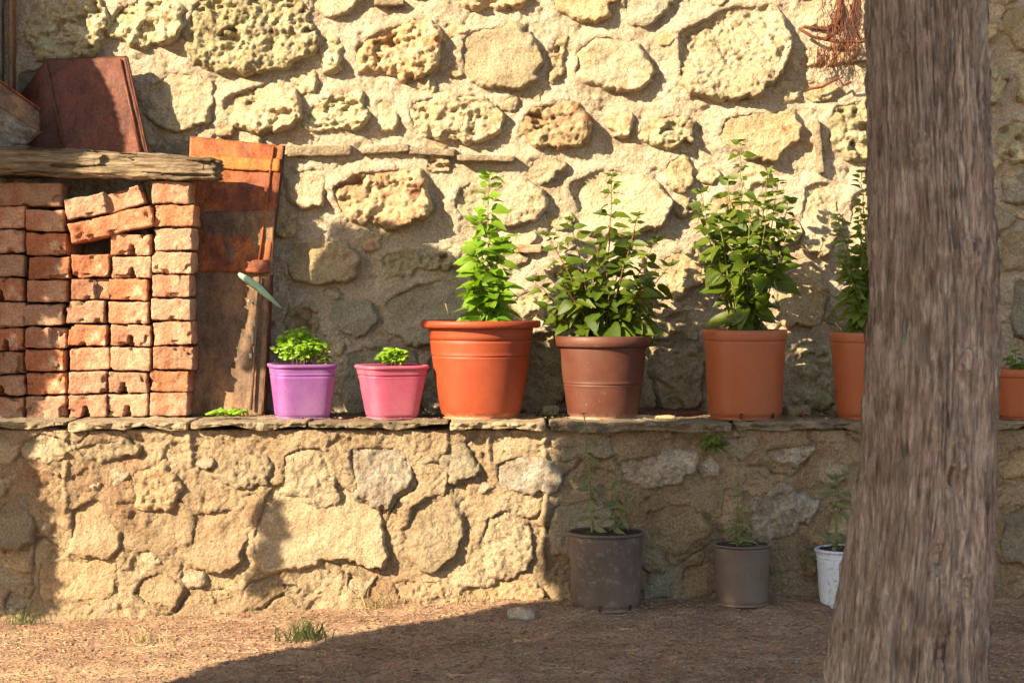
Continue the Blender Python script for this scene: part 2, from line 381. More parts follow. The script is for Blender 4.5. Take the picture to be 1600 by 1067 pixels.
# ------------------------------------------------------------------ stones laid in a wall
def pxpoly(P, Yp, extra=0.0):
    """photo pixels on the plane Yp -> wall x, z"""
    return [((px - 800) * Yp / F, CZ - (py - HY) * Yp / F) for px, py in P]
def stone_mesh(P, Yp, H, rough, seed, kind, step=0.0042, lift=0.0):
    Q = smooth_poly(pxpoly(P, Yp))
    # nibble the outline
    c = Q.mean(0); Q = c + (Q - c) * 1.05
    ang = np.arctan2(Q[:, 1] - c[1], Q[:, 0] - c[0]); rr = 1 + 0.09 * fbm(np.cos(ang) * 2.2 + seed, np.sin(ang) * 2.2 + seed * 2, 3)
    Q = c + (Q - c) * rr[:, None]
    x0, z0 = Q.min(0) - 3 * step; x1, z1 = Q.max(0) + 3 * step
    xs = np.arange(x0, x1, step); zs = np.arange(z0, z1, step)
    x, z = np.meshgrid(xs, zs, indexing='ij')
    xw = x + 0.013 * fbm(x * 16 + seed, z * 16, 3, .6); zw = z + 0.013 * fbm(x * 16, z * 16 + seed, 3, .6)
    d = sdf(Q, xw, zw)
    ux = (x - c[0]) / (x1 - x0); uz = (z - c[1]) / (z1 - z0)
    side = np.clip(0.55 + 1.0 * ux - 0.9 * uz, 0, 1)          # proud at the lower right, sunk in mortar at the upper left
    e = np.clip(d / (0.006 + 0.030 * (1 - side) + 0.06 * H), 0, 1)
    dome = np.clip(1 - (1 - e) ** 2.4, 0, 1)
    tilt = (x - c[0]) * rnd.uniform(-.05, .16) + (z - c[1]) * rnd.uniform(-.2, .04)
    s = seed * 1.7
    h = H * dome * (.42 + .58 * side) + tilt * e
    h += H * 0.36 * fbm(x * 8 + s, z * 8 + s, 2) * e
    if kind == 'porous':
        qx = x + .012 * fbm(x * 28 + s, z * 28, 3, .6); qz = z + .012 * fbm(x * 28, z * 28 + s, 3, .6)
        w1 = worley(qx * 42 + s, qz * 42 + s * 2); w2 = worley(qx * 95 + s, qz * 95)
        h += e * (0.013 * (.55 - ridged(qx * 8 + s, qz * 11 + s, 2)) + 0.006 * (.55 - ridged(qx * 24 + s, qz * 29, 2)) + 0.0055 * (0.42 - w1) + .0015 * (.4 - w2)) * rough
        h += e * .007 * rough * fbm(x * 26, z * 26 + s, 4, .6)
        cav = sstep(0.30, 0.62, fbm(x * 8 + 3 * s, z * 15 + s, 4, .6)) * e
        h -= cav * 0.018 * rough
    elif kind == 'flaky':
        u = x * 0.83 + z * 0.55; v = -x * 0.55 + z * 0.83
        h += e * rough * (0.010 * (ridged(u * 26 + s, v * 8 + s) - .5) + 0.006 * fbm(x * 44 + s, z * 44, 4, .6))
        lay = fbm(x * 7 + s, z * 7, 2); h += e * 0.012 * rough * (np.floor(lay * 5) / 5 - lay)
    else:
        h += e * rough * (0.007 * fbm(x * 20 + s, z * 20 + s, 5, .58) + .006 * (ridged(x * 9 + s, z * 12, 2) - .5))
    h = np.where(d > 0, h + lift * e, -0.02)
    y = Yp - h
    V_ = np.stack([x, y, z], -1).reshape(-1, 3)
    v, f = compact(V_, grid_faces(len(xs), len(zs), d > 0))
    f = f[:, [0, 1, 2, 3]]
    return mesh('stone', v, f), Q
PO, FL, SM = 'porous', 'flaky', 'smooth'
BACK = [
 ([(300,15),(345,-22),(440,-18),(478,10),(492,60),(482,88),(440,106),(390,120),(345,112),(310,100),(285,60)], .040, 1.5, PO, 'olive'),
 ([(48,8),(100,-15),(150,-10),(168,40),(130,98),(60,92),(36,50)], .030, 1.3, PO, 'olive'),
 ([(176,15),(230,-6),(290,10),(278,62),(220,76),(165,60)], .030, 1.3, PO, 'olive'),
 ([(486,-24),(560,-22),(564,5),(540,24),(500,22),(480,2)], .036, .7, SM, 'cream'),
 ([(498,58),(528,48),(534,76),(532,106),(506,110)], .030, 1.3, PO, 'olive'),
 ([(552,72),(600,44),(668,24),(690,60),(686,106),(640,122),(590,112),(560,106)], .038, 1.6, PO, 'red'),
 ([(722,62),(745,45),(800,36),(830,50),(841,90),(835,125),(810,139),(770,135),(735,128),(720,100)], .044, .45, SM, 'cream'),
 ([(855,75),(870,54),(886,60),(882,100),(872,132),(856,125)], .024, 1.2, PO, 'ochre'),
 ([(900,80),(930,55),(985,65),(1010,85),(1021,110),(1010,136),(975,146),(920,140),(898,118)], .046, .9, SM, 'cream'),
 ([(850,-26),(945,-26),(962,-5),(950,22),(922,36),(892,30),(866,12)], .038, .8, SM, 'ochre'),
 ([(975,-20),(1052,-24),(1050,6),(1030,34),(1002,46),(975,22)], .036, .7, SM, 'grey'),
 ([(1058,52),(1085,30),(1130,15),(1200,9),(1226,38),(1234,70),(1226,100),(1206,130),(1180,150),(1130,156),(1075,146),(1060,100)], .050, 1.2, FL, 'cream'),
 ([(1242,-4),(1300,-20),(1312,28),(1288,43),(1250,40)], .028, .9, SM, 'cream'),
 ([(348,150),(410,128),(465,148),(470,185),(440,204),(380,202),(348,182)], .034, 1.0, PO, 'cream'),
 ([(468,180),(505,150),(560,144),(576,172),(566,196),(520,207),(480,205)], .036, 1.2, PO, 'olive'),
 ([(584,162),(604,154),(622,180),(614,211),(590,207)], .030, .8, FL, 'olive'),
 ([(640,160),(700,144),(760,155),(786,180),(780,206),(740,222),(680,216),(643,206)], .036, 1.1, PO, 'cream'),
 ([(814,178),(850,160),(900,159),(919,190),(916,222),(880,232),(830,229),(810,206)], .036, 1.5, PO, 'red'),
 ([(955,182),(980,172),(991,190),(980,210),(958,214)], .026, 1.0, PO, 'red'),
 ([(1000,192),(1040,176),(1076,180),(1080,218),(1040,236),(1004,226)], .030, 1.4, PO, 'olive'),
 ([(1122,190),(1160,175),(1230,171),(1247,195),(1240,225),(1210,252),(1160,246),(1126,224)], .038, .8, SM, 'ochre'),
 ([(1296,170),(1350,152),(1400,170),(1390,240),(1330,252),(1294,220)], .028, 1.4, PO, 'olive'),
 ([(1345,72),(1400,60),(1400,140),(1345,132)], .024, .8, SM, 'cream'),
 ([(523,292),(560,268),(620,260),(666,280),(674,320),(656,352),(600,357),(560,346),(526,332)], .052, 1.3, PO, 'red'),
 ([(715,292),(760,275),(830,285),(852,312),(846,337),(800,356),(730,346),(708,320)], .038, .9, FL, 'cream'),
 ([(885,292),(930,262),(1000,268),(1042,300),(1040,346),(990,370),(915,362)], .026, .6, SM, 'cream'),
 ([(1040,250),(1075,240),(1084,282),(1056,302),(1036,276)], .030, .7, FL, 'ochre'),
 ([(442,406),(460,382),(500,371),(540,379),(562,405),(548,433),(500,446),(460,436)], .026, .9, SM, 'ochre'),
 ([(590,397),(640,385),(700,394),(716,411),(680,425),(610,430)], .028, 1.0, FL, 'olive'),
 ([(508,490),(540,468),(585,472),(592,500),(570,521),(520,521)], .022, .6, SM, 'grey'),
 ([(602,470),(640,440),(722,438),(740,490),(724,534),(650,541),(604,520)], .022, .7, SM, 'grey'),
 ([(540,548),(600,540),(650,552),(645,640),(545,650)], .020, .8, SM, 'grey'),
 ([(664,560),(700,548),(720,600),(700,650),(660,645)], .018, .8, SM, 'grey'),
 ([(445,272),(500,258),(509,300),(500,326),(470,331),(440,304)], .032, .8, SM, 'cream'),
 ([(448,480),(490,470),(500,520),(480,560),(445,545)], .018, 1.1, PO, 'ochre'),
 ([(812,532),(870,516),(892,590),(862,645),(800,645)], .026, 1.0, FL, 'ochre'),
 ([(1015,505),(1065,480),(1096,520),(1092,620),(1040,637),(1008,580)], .030, 1.1, PO, 'cream'),
 ([(1212,432),(1260,414),(1288,450),(1278,500),(1230,511),(1210,470)], .034, .6, SM, 'ochre'),
 ([(1236,542),(1290,530),(1304,610),(1290,636),(1240,632)], .026, 1.2, PO, 'olive'),
 ([(1252,292),(1300,280),(1312,350),(1285,398),(1250,380)], .030, .9, FL, 'cream'),
 ([(1032,402),(1080,388),(1102,436),(1052,462)], .028, .9, FL, 'ochre'),
 ([(1325,300),(1400,290),(1410,380),(1340,400)], .028, .9, SM, 'cream'),
 ([(1110,545),(1180,535),(1190,640),(1115,640)], .022, .9, SM, 'grey'),
 ([(1556,30),(1580,8),(1632,20),(1645,68),(1590,82)], .032, .9, SM, 'ochre'),
 ([(1584,96),(1622,88),(1630,150),(1592,158)], .030, .8, SM, 'cream'),
 ([(1500,96),(1560,98),(1570,140),(1555,165),(1500,160)], .028, .9, PO, 'olive'),
 ([(1553,198),(1600,184),(1650,200),(1650,248),(1590,256),(1556,244)], .030, 1.2, PO, 'olive'),
 ([(1560,275),(1600,271),(1626,300),(1606,319),(1564,316)], .034, .9, SM, 'grey'),
 ([(1558,374),(1600,354),(1650,388),(1640,415),(1570,422)], .030, .9, FL, 'ochre'),
 ([(1576,440),(1600,430),(1650,450),(1640,520),(1582,524)], .030, .6, SM, 'grey'),
 ([(232,128),(290,108),(330,140),(322,190),(262,206),(228,176)], .020, .9, SM, 'cream'),
 ([(690,-22),(800,-30),(830,2),(780,16),(712,12)], .032, 1.2, PO, 'red'),
 ([(560,-30),(660,-34),(668,-6),(600,-2)], .026, .8, SM, 'cream'),
 ([(345,262),(432,250),(430,330),(350,330)], .02, .8, SM, 'cream'),
 ([(900,420),(1000,400),(1010,470),(920,490)], .020, .8, SM, 'cream'),
 ([(655,235),(695,232),(700,262),(668,268)], .020, 1.1, PO, 'red'),
 ([(880,545),(960,530),(1000,600),(950,640),(890,630)], .020, .9, SM, 'cream'),
 ([(20,120),(70,105),(120,150),(100,230),(20,235)], .024, .9, SM, 'grey'),
]
# the wall goes on past the frame
for gxp in list(range(-520, -20, 130)) + list(range(1690, 2300, 130)):
    for j, gyp in enumerate(range(-380, 640, 120)):
        a, b = gxp + rnd.uniform(-14, 14) + (j % 2) * 50, gyp + rnd.uniform(-12, 12); W2, H2 = rnd.uniform(38, 56), rnd.uniform(30, 46)
        BACK.append(([(a - W2, b - H2 * .3), (a - W2 * .5, b - H2), (a + W2 * .6, b - H2 * .9), (a + W2, b - H2 * .1), (a + W2 * .7, b + H2 * .9), (a - W2 * .6, b + H2)], rnd.uniform(.024, .042), 1.0, rnd.choice([PO, SM, FL]), rnd.choice(['cream', 'olive', 'ochre', 'grey'])))
for gxp in range(10, 1600, 150):
    for gyp in (-330, -215, -105):
        a, b = gxp + rnd.uniform(-14, 14) + (gyp % 2) * 50, gyp + rnd.uniform(-12, 12); W2, H2 = rnd.uniform(45, 64), rnd.uniform(30, 44)
        BACK.append(([(a - W2, b - H2 * .3), (a - W2 * .5, b - H2), (a + W2 * .6, b - H2 * .9), (a + W2, b - H2 * .1), (a + W2 * .7, b + H2 * .9), (a - W2 * .6, b + H2)], rnd.uniform(.024, .042), 1.0, rnd.choice([PO, SM, FL]), rnd.choice(['cream', 'olive', 'ochre', 'grey'])))
# smaller stones wedged into the gaps
def fillers(stones, Yp, x0, x1, y0, y1, n, rmin, rmax, H, cols, seed):
    rf = random.Random(seed); polys = [smooth_poly(P, 3) for P, *_ in stones]; cen = [(P.mean(0), np.abs(P - P.mean(0)).max()) for P in polys]
    out = []; tries = 0
    while len(out) < n and tries < 4000:
        tries += 1; x, y = rf.uniform(x0, x1), rf.uniform(y0, y1); best = 1e9; X0, Y0 = np.array([x]), np.array([y])
        for P, (c, m) in zip(polys, cen):
            if abs(c[0] - x) < m + 70 and abs(c[1] - y) < m + 70: best = min(best, -sdf(P, X0, Y0)[0])
            if best < rmin: break
        if best < rmin: continue
        r = min(best * .86, rmax); st = rf.uniform(1.0, 1.5); a0 = rf.uniform(0, 1)
        P = [(x + r * st * rf.uniform(.75, 1.15) * math.cos(t), y + r * .95 * rf.uniform(.75, 1.1) * math.sin(t)) for t in [a0 + 2 * math.pi * i / 6 for i in range(6)]]
        out.append((P, H * rf.uniform(.6, 1.2), rf.uniform(.6, 1.1), rf.choice([PO, FL, SM]), rf.choice(cols))); q = smooth_poly(P, 3); polys.append(q); cen.append((q.mean(0), np.abs(q - q.mean(0)).max()))
    return out
BACK += fillers(BACK, YW, 20, 1640, -20, 650, 95, 13, 34, .020, ['cream', 'cream', 'ochre', 'olive', 'cream', 'red'], 21)
LOW = [
 ([(540,702),(575,690),(632,696),(642,745),(604,790),(556,780)], .020, .8, FL, 'white'),
 ([(632,795),(672,768),(712,770),(727,812),(716,862),(680,892),(634,880)], .024, .7, FL, 'cream'),
 ([(770,724),(808,704),(858,716),(882,745),(868,768),(780,768)], .022, .7, SM, 'white'),
 ([(755,806),(796,790),(832,836),(826,892),(766,902),(748,850)], .022, .8, FL, 'cream'),
 ([(412,776),(492,734),(580,780),(600,850),(594,884),(530,873),(432,896),(396,866)], .030, .6, SM, 'cream'),
 ([(62,876),(180,868),(182,930),(70,944)], .018, .7, SM, 'ochre'),
 ([(108,794),(158,774),(192,826),(182,868),(110,866)], .018, .6, SM, 'ochre'),
 ([(440,706),(505,690),(528,735),(524,786),(498,792),(442,770)], .022, .8, FL, 'cream'),
 ([(205,735),(262,722),(285,770),(262,800),(210,790)], .020, 1.0, FL, 'ochre'),
 ([(300,800),(372,790),(392,840),(360,890),(296,880)], .018, .8, SM, 'ochre'),
 ([(968,714),(1030,700),(1082,704),(1080,745),(1004,762),(970,742)], .024, 1.0, FL, 'white'),
 ([(1092,706),(1122,706),(1122,742),(1094,744)], .020, .8, FL, 'white'),
 ([(1190,694),(1274,684),(1276,712),(1240,726),(1194,722)], .018, 1.0, FL, 'white'),
 ([(1166,812),(1184,772),(1222,745),(1254,764),(1272,792),(1240,832),(1190,850)], .034, 1.4, FL, 'white'),
 ([(856,786),(930,774),(962,800),(950,850),(860,868)], .018, .6, SM, 'grey'),
 ([(1002,890),(1050,882),(1052,925),(1002,932)], .020, .8, SM, 'white'),
 ([(1060,880),(1110,872),(1112,930),(1060,936)], .016, .8, SM, 'ochre'),
 ([(1004,790),(1080,780),(1110,830),(1060,866),(1006,850)], .012, .8, SM, 'ochre'),
 ([(610,900),(700,900),(706,935),(620,944)], .020, 1.0, FL, 'ochre'),
 ([(720,908),(800,902),(850,912),(850,942),(726,944)], .022, 1.0, FL, 'ochre'),
 ([(1566,700),(1630,690),(1640,742),(1566,752)], .02, .8, SM, 'ochre'),
 ([(1560,800),(1640,780),(1650,860),(1566,880)], .02, .8, SM, 'grey'),
 ([(870,690),(950,686),(952,716),(880,722)], .016, .8, SM, 'grey'),
 ([(0,780),(44,770),(50,850),(-20,860)], .02, .6, SM, 'grey'),
 ([(120,690),(200,680),(212,712),(130,724)], .014, .9, FL, 'cream'),
 ([(1120,760),(1160,756),(1150,820),(1118,826)], .014, .9, SM, 'ochre'),
]
for gxp in list(range(-520, -40, 120)) + list(range(1700, 2300, 120)):
    for gyp in (730, 850):
        a, b = gxp + rnd.uniform(-14, 14), gyp; W2, H2 = 48, 40
        LOW.append(([(a - W2, b - H2 * .3), (a - W2 * .5, b - H2), (a + W2 * .6, b - H2 * .9), (a + W2, b), (a + W2 * .7, b + H2 * .9), (a - W2 * .6, b + H2)], .022, .8, SM, rnd.choice(['cream', 'ochre', 'grey'])))

LOW += fillers(LOW, YL, -10, 1640, 690, 940, 46, 14, 36, .014, ['cream', 'ochre', 'cream', 'grey'], 22)
def wall(name, label, stones, Yp, xs, zs, mat, loc, low=False):
    root = empty(name, loc, label, 'wall')
    x, z = np.meshgrid(xs, zs, indexing='ij')
    if not low:
        h = 0.0075 * fbm(x * 5, z * 5, 3) + 0.0045 * fbm(x * 20 + 4, z * 20, 5, 0.62) + 0.0026 * fbm(x * 90, z * 90 + 3, 2) + .005 * (.5 - ridged(x * 7 + 1, z * 10, 3)) + .003 * (.6 - ridged(x * 34 + 5, z * 40, 2))
        h -= 0.008 * sstep(0.4, 0.8, fbm(x * 13 + 8, z * 17, 3))
    else:
        xq = x + .02 * fbm(x * 9, z * 9, 3); zq = z + .02 * fbm(x * 9 + 9, z * 9, 3)
        h = 0.013 * fbm(x * 3 + 3, z * 4, 3) + 0.0055 * fbm(x * 17, z * 15 + 7, 5, 0.6) + 0.0022 * fbm(x * 95, z * 95, 2) + .003 * (.6 - ridged(x * 28, z * 34, 2))
        pl = fbm(xq * 5 + 4, zq * 7 + 1, 2); h += .026 * (np.floor(pl * 6) / 6 - pl) * .8 + .012          # broken render, left in plates
        h -= .014 * np.exp(-(pn(xq * 6 + 3, zq * 8 + 5) / .035) ** 2) * sstep(-.1, .3, pn(x * 4, z * 4 + 9))   # cracks
        h -= 0.010 * sstep(0.45, 0.7, fbm(x * 10 + 11, z * 13 + 4, 3))
        h += 0.02 * sstep(0.12, -0.04, z)
        for px, pa, pb, wd in ((104, 668, 806, 4), (298, 662, 730, 4), (697, 668, 800, 3.2), (852, 672, 830, 4), (850, 820, 898, 3), (1147, 672, 770, 4), (764, 676, 730, 3)):
            cx = (px - 800) * Yp / F + 0.003 * np.sin(z * 60 + px); wz = wd * Yp / F
            za, zb = CZ - (pb - HY) * Yp / F, CZ - (pa - HY) * Yp / F
            h += 0.012 * np.exp(-((x - cx) / wz) ** 2) * sstep(za - .01, za + .03, z) * (1 - sstep(zb - .002, zb + .006, z))
    for i, (P, H, rough, kd, mt) in enumerate(stones):
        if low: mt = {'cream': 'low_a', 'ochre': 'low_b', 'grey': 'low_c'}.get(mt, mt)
        me, Q = stone_mesh(P, Yp, H * (.5 if low else .84), rough, i + (40 if low else 1), kd, lift=.012 if low else .003)
        o = link('stone', me, M[mt], root); c = Q.mean(0); recenter(o, (c[0], Yp, c[1]))
        # mortar smeared up to the stone above and at its left, a gap at its right and below
        x0, z0 = Q.min(0) - .05; x1, z1 = Q.max(0) + .05
        ia, ib = np.searchsorted(xs, (x0, x1)); ja, jb = np.searchsorted(zs, (z0, z1))
        if ib > ia and jb > ja:
            sx, sz = x[ia:ib, ja:jb], z[ia:ib, ja:jb]
            d = sdf(Q[::2], sx, sz)
            ux = (sx - c[0]) / (x1 - x0); uz = (sz - c[1]) / (z1 - z0)
            side = np.clip(0.5 - 1.3 * ux + 1.5 * uz, 0, 1)
            h[ia:ib, ja:jb] += (H * (.3 if low else .42) * side - 0.007 * (1 - side)) * np.exp(-np.clip(-d, 0, 1) / 0.022) * (d < 0.016)
            h[ia:ib, ja:jb] -= 0.03 * (d > 0.022)
    if low:
        h = np.where(z > ZL - .045, np.minimum(h, 0.022), h)
    y = Yp - h
    Vv = np.stack([x, y, z], -1)
    if low:   # the top of the wall runs back to the wall behind
        back = Vv[:, -1:, :].copy(); rows = []
        for t in np.linspace(0.02, 0.42, 14):
            r = back.copy(); r[..., 1] = Yp + t; r[..., 2] = ZL - .022 + 0.004 * pn(r[..., 0] * 9, np.full_like(r[..., 0], t * 30)); rows.append(r)
        Vv = np.concatenate([Vv] + rows, 1)
    o = link('mortar', mesh('mortar', Vv.reshape(-1, 3), grid_faces(Vv.shape[0], Vv.shape[1])), mat, root)
    return root
bx = axis([(-4.0, -1.75, 0.02), (-1.75, 1.75, 0.005), (1.75, 4.0, 0.02), (4.0, 4.1, 0.1)])
bz = axis([(0.0, 0.45, 0.05), (0.45, 1.78, 0.005), (1.78, 3.0, 0.02)])
WB = wall('stone_wall', 'tall rubble stone wall set in pale mortar behind the plant ledge', BACK, YW, bx, bz, M['mortar'], (0, YW, 0))
lx = axis([(-4.0, -1.5, 0.02), (-1.5, 1.5, 0.0045), (1.5, 4.0, 0.02), (4.0, 4.1, 0.1)])
lz = axis([(-0.14, ZL - .024, 0.0045)])
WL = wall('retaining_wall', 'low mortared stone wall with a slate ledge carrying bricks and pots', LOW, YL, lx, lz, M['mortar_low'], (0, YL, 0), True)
# thin slates and brick chips pushed into the joints of the back wall
for (xa, ya, xb, yb, hh, dep, mt) in ((714, 248, 804, 250, 9, .045, 'slate'), (450, 238, 551, 236, 17, .032, 'slate'), (566, 236, 640, 232, 12, .028, 'slate'), (640, 236, 712, 240, 12, .026, 'slate'),
        (586, 7, 632, 6, 9, .03, 'slate'), (808, 389, 846, 389, 13, .022, 'brick'), (1273, 188, 1281, 272, 9, .034, 'slate'), (1330, 96, 1352, 94, 6, .034, 'slate')):
    a, b = at(xa, ya, YW), at(xb, yb, YW); dv = b - a; ang = math.atan2(dv.z, dv.x)
    me = rough_box('slate_chip', (a + b) / 2 + Vector((0, -dep / 2 + .01, 0)), (dv.length, dep + .03, hh * k(YW)), (18, 5, 4), .003, .004, 30, xa, Matrix.Rotation(-ang, 3, 'Y'))
    link('slate_chip', me, M[mt], WB)
# coping slabs on the ledge: x range, top row, bottom row in the photo
for i, (xa, xb, th, fr) in enumerate(((-420, -270, 18, 0), (-262, -80, 18, 0), (-74, 101, 14, .0), (108, 294, 17, .012), (299, 478, 13, .008), (482, 700, 12, .01), (704, 852, 19, .022), (860, 1143, 22, .014), (1149, 1352, 19, .01), (1356, 1545, 20, .006), (1550, 1720, 17, .0), (1726, 1900, 18, 0), (1906, 2100, 18, 0))):
    t = th * .72 * k(5.28); Y0 = 5.275 - fr; Y1 = YW + .01
    c = (((xa + xb) / 2 - 800) * k(5.28), (Y0 + Y1) / 2, ZL - t / 2)
    def wp(q, n, i=i):
        if q.y < -0.1: q = q + Vector((0, 0.022 * mn.noise(Vector((q.x * 9, i * 5.1, 0))) + .012 * mn.noise(Vector((q.x * 38, i, q.z * 70))), 0))
        q = q + Vector((0, 0, .0035 * mn.noise(Vector((q.x * 11, q.y * 11, i * 3.3))))) if q.z > 0 else q + Vector((0, 0, .002 + .013 * mn.noise(Vector((q.x * 11, i * 2.3, 1)))))
        return q
    _wp = wp
    def wp(q, n, i=i, _wp=_wp):
        q = _wp(q, n)
        if q.y < -0.15 and n.y < -.3: q.y += .006 * math.floor(3 * mn.noise(Vector((q.x * 6, i, q.z * 130)))) / 3 + .004 * mn.noise(Vector((q.x * 120, i, q.z * 150)))
        return q
    me = rough_box('coping_slab', c, ((xb - xa) * k(5.28), Y1 - Y0, t), (max(20, int((xb - xa) / 2.5)), 26, 8), .004, .0045, 34, i + 3, None, wp)
    o = link('coping_slab', me, M['slate' if i % 3 else 'low_a'], WL); recenter(o, c)

# ------------------------------------------------------------------ brick stack
YB = 5.45
brick_mats = ['brick', 'brick', 'brick_pale', 'brick_red', 'brick']
def brick_obj(name, quad, parent, seed, notch=0, chip=0, Yb=YB, depth=.225, ang=0.0, mat=None, size=None, subdiv=(30, 6, 15)):
    x0, y0, x1, y1 = quad
    a, b = at(x0, y1, Yb), at(x1, y0, Yb)
    c = (a + b) / 2; sx, sz = (b.x - a.x, b.z - a.z) if size is None else size
    c = Vector((c.x, Yb + depth / 2, c.z)); r_ = random.Random(seed)
    nx_ = r_.uniform(-.15, .1)
    def wp(q, n):
        q = Vector(q)
        if q.y < -depth / 2 + .02:
            if notch:
                t = (q.z + sz / 2) / (sz * .52)
                if t < 1 and abs(q.x - nx_ * sx) < .009 * (1 - t) + .004: q.y += .05
            if chip == 1 and q.x > sx * .12 and q.x - sx * .12 > (q.z + sz / 2) * -.2 + .004: q.y += .012 + .02 * max(0, q.z / sz + .3)
            if chip == 2 and q.z > sz * .05 and abs(q.x) < (q.z - sz * .0) * .9: q.y += .03; q.z -= .006
        ck = mn.noise(Vector((q.x * 30 + seed * 3, q.y * 30, q.z * 34 + seed))) * (1 if abs(q.x) > sx * .34 or abs(q.z) > sz * .3 else .2)
        if ck > .32: q = q - Vector((math.copysign(.45, q.x), -.9 if q.y < 0 else 0, math.copysign(.5, q.z))) * min(.011, (ck - .32) * .06)
        q.z += .0028 * mn.noise(Vector((q.x * 25 + seed, q.y * 12, seed))) ; q.x += .003 * mn.noise(Vector((q.z * 30 + seed, q.y * 12, seed * 2)))
        q.z += q.x * r_tilt
        return q
    r_tilt = r_.uniform(-.03, .03)
    me = rough_box(name, c, (sx * .985, depth, sz * .965), subdiv, .0048, .0030, 42, seed, Matrix.Rotation(-ang, 3, 'Y'), wp, .0016, 150)
    o = link(name, me, M[mat or r_.choice(brick_mats)], parent); recenter(o, (c.x, c.y, c.z - sz / 2)); return o
stack = empty('brick_stack', (at(140, 655, YB + .1).x, YB + .1, ZL), 'dry stack of worn orange bricks in five columns on the ledge', 'brick stack')
COLS = {
 'A': (-26, 37, [(322,358,0),(358,396,0),(397,433,0),(434,471,1),(472,511,0),(513,549,1),(549,585,0),(587,619,1),(620,655,0)]),
 'B': (39, 102, [(327,362,0),(363,400,0),(401,437,0),(437,473,0),(475,509,0),(511,545,0),(546,581,0),(582,617,0),(618,655,0)]),
 'C': (107, 168, [(397,434,0),(435,469,0),(469,506,0),(507,541,0),(542,579,0),(580,616,0),(616,653,1)]),
 'D': (171, 235, [(365,400,1),(400,436,1),(435,470,0),(471,507,0),(507,542,1),(542,580,0),(581,615,1),(615,652,1)]),
 'E': (237, 299, [(283,319,0),(320,355,0),(356,392,0),(393,428,0),(429,465,0),(466,501,0),(502,540,0),(541,578,0),(579,613,0),(613,651,0)]),
}
jit = {'A': [0]*9, 'B': [0,1,5,2,-3,-1,0,2,0], 'C': [4,3,-4,-2,1,-1,-1], 'D': [2,3,-2,-3,1,0,-2,-3], 'E': [-1,4,3,0,0,-2,2,1,-2,-4]}
sd_ = 0
for cn, (xa, xb, rows) in COLS.items():
    for i, (ya, yb, nn) in enumerate(rows):
        sd_ += 1; j = jit[cn][i] if i < len(jit[cn]) else 0
        pale = {('B', 4): 'brick_pale', ('C', 2): 'brick_pale', ('E', 2): 'brick_pale', ('E', 3): 'brick_pale', ('E', 5): 'brick_pale', ('D', 5): 'brick_pale', ('D', 2): 'brick_red', ('C', 3): 'brick_red', ('D', 0): 'brick', ('C', 0): 'brick_red', ('E', 1): 'brick_red', ('E', 8): 'brick_red', ('C', 5): 'brick_pale', ('B', 2): 'brick_red', ('B', 7): 'brick_red'}.get((cn, i))
        brick_obj('brick', (xa + j, ya, xb + j + rnd.uniform(-2, 3), yb), stack, sd_, nn if (cn, i) not in (('D', 4), ('C', 6)) else nn, 1 if (cn, i) in (('C', 1), ('B', 5)) else 0, YB + rnd.uniform(-.006, .008), mat=pale, depth=.115 if cn == 'E' else .225)
brick_obj('brick', (-28, 285, 96, 323), stack, 90, mat='brick', subdiv=(36, 6, 12), Yb=YB - .003, depth=.11)
brick_obj('brick', (-28, 285, 96, 323), stack, 93, mat='brick', subdiv=(20, 4, 6), Yb=YB + .115, depth=.11)
# loose ones at the top
b1 = brick_obj('loose_brick', (105, 332, 241, 370), None, 101, 0, 0, YB - .012, .11, math.radians(14), 'brick_red', (.246, .060), (40, 8, 12))
tag(b1, 'long brick tilted in the gap near the top of the stack', 'brick')
b2 = brick_obj('loose_brick', (99, 304, 167, 341), None, 102, 0, 0, YB - .008, .11, math.radians(9), 'brick_pale', (.118, .062))
tag(b2, 'short worn brick resting on the left end of the tilted brick', 'brick')
b3 = brick_obj('loose_brick', (161, 294, 224, 330), None, 103, 0, 2, YB + .012, .10, math.radians(17), 'brick', (.112, .058))
tag(b3, 'broken brick with a V notch wedged under the wooden beam', 'brick')

# ------------------------------------------------------------------ weathered beam on the bricks
def beam():
    a, b = at(-190, 264, 5.50), at(340, 258, 5.50); Ln = b.x - a.x
    def wp(q, n):
        u = (q.x / Ln) + .5
        s = 0.84 + .12 * math.sin(u * 3 + 1) + .05 * mn.noise(Vector((q.x * 5, 0, 4)))
        q = Vector((q.x, q.y * s, q.z * s))
        fib = mn.fractal(Vector((q.x * 7, q.y * 60, q.z * 75)), 1, 2, 5)
        q += n * .0075 * fib
        q.y -= .012 * max(0, mn.noise(Vector((q.x * 3, 8, q.z * 12))))
        if n.z < -.3: q.z += .006 * mn.noise(Vector((q.x * 16, q.y * 6, 2)))
        cr = mn.noise(Vector((q.x * 7 + 3, 5.0, q.z * 75)))
        if n.y < -.4 and cr > .28: q.y += .016
        if q.x > Ln * .47: q.x += .02 * mn.noise(Vector((1, q.y * 60, q.z * 70)))
        q.z += -.006 * (u - .75) + .01 * math.sin(u * 4)
        return q
    me = rough_box('wooden_beam', (0, 0, 0), (Ln, .17, .083), (420, 26, 34), .016, .004, 14, 5, None, wp)
    me.transform(Matrix.Translation((a + b) / 2))
    o = link('wooden_beam', me, M['log']); recenter(o, ((a.x + b.x) / 2, 5.5, a.z - .04))
    tag(o, 'split grey weathered wooden beam lying across the brick stack', 'beam')
beam()

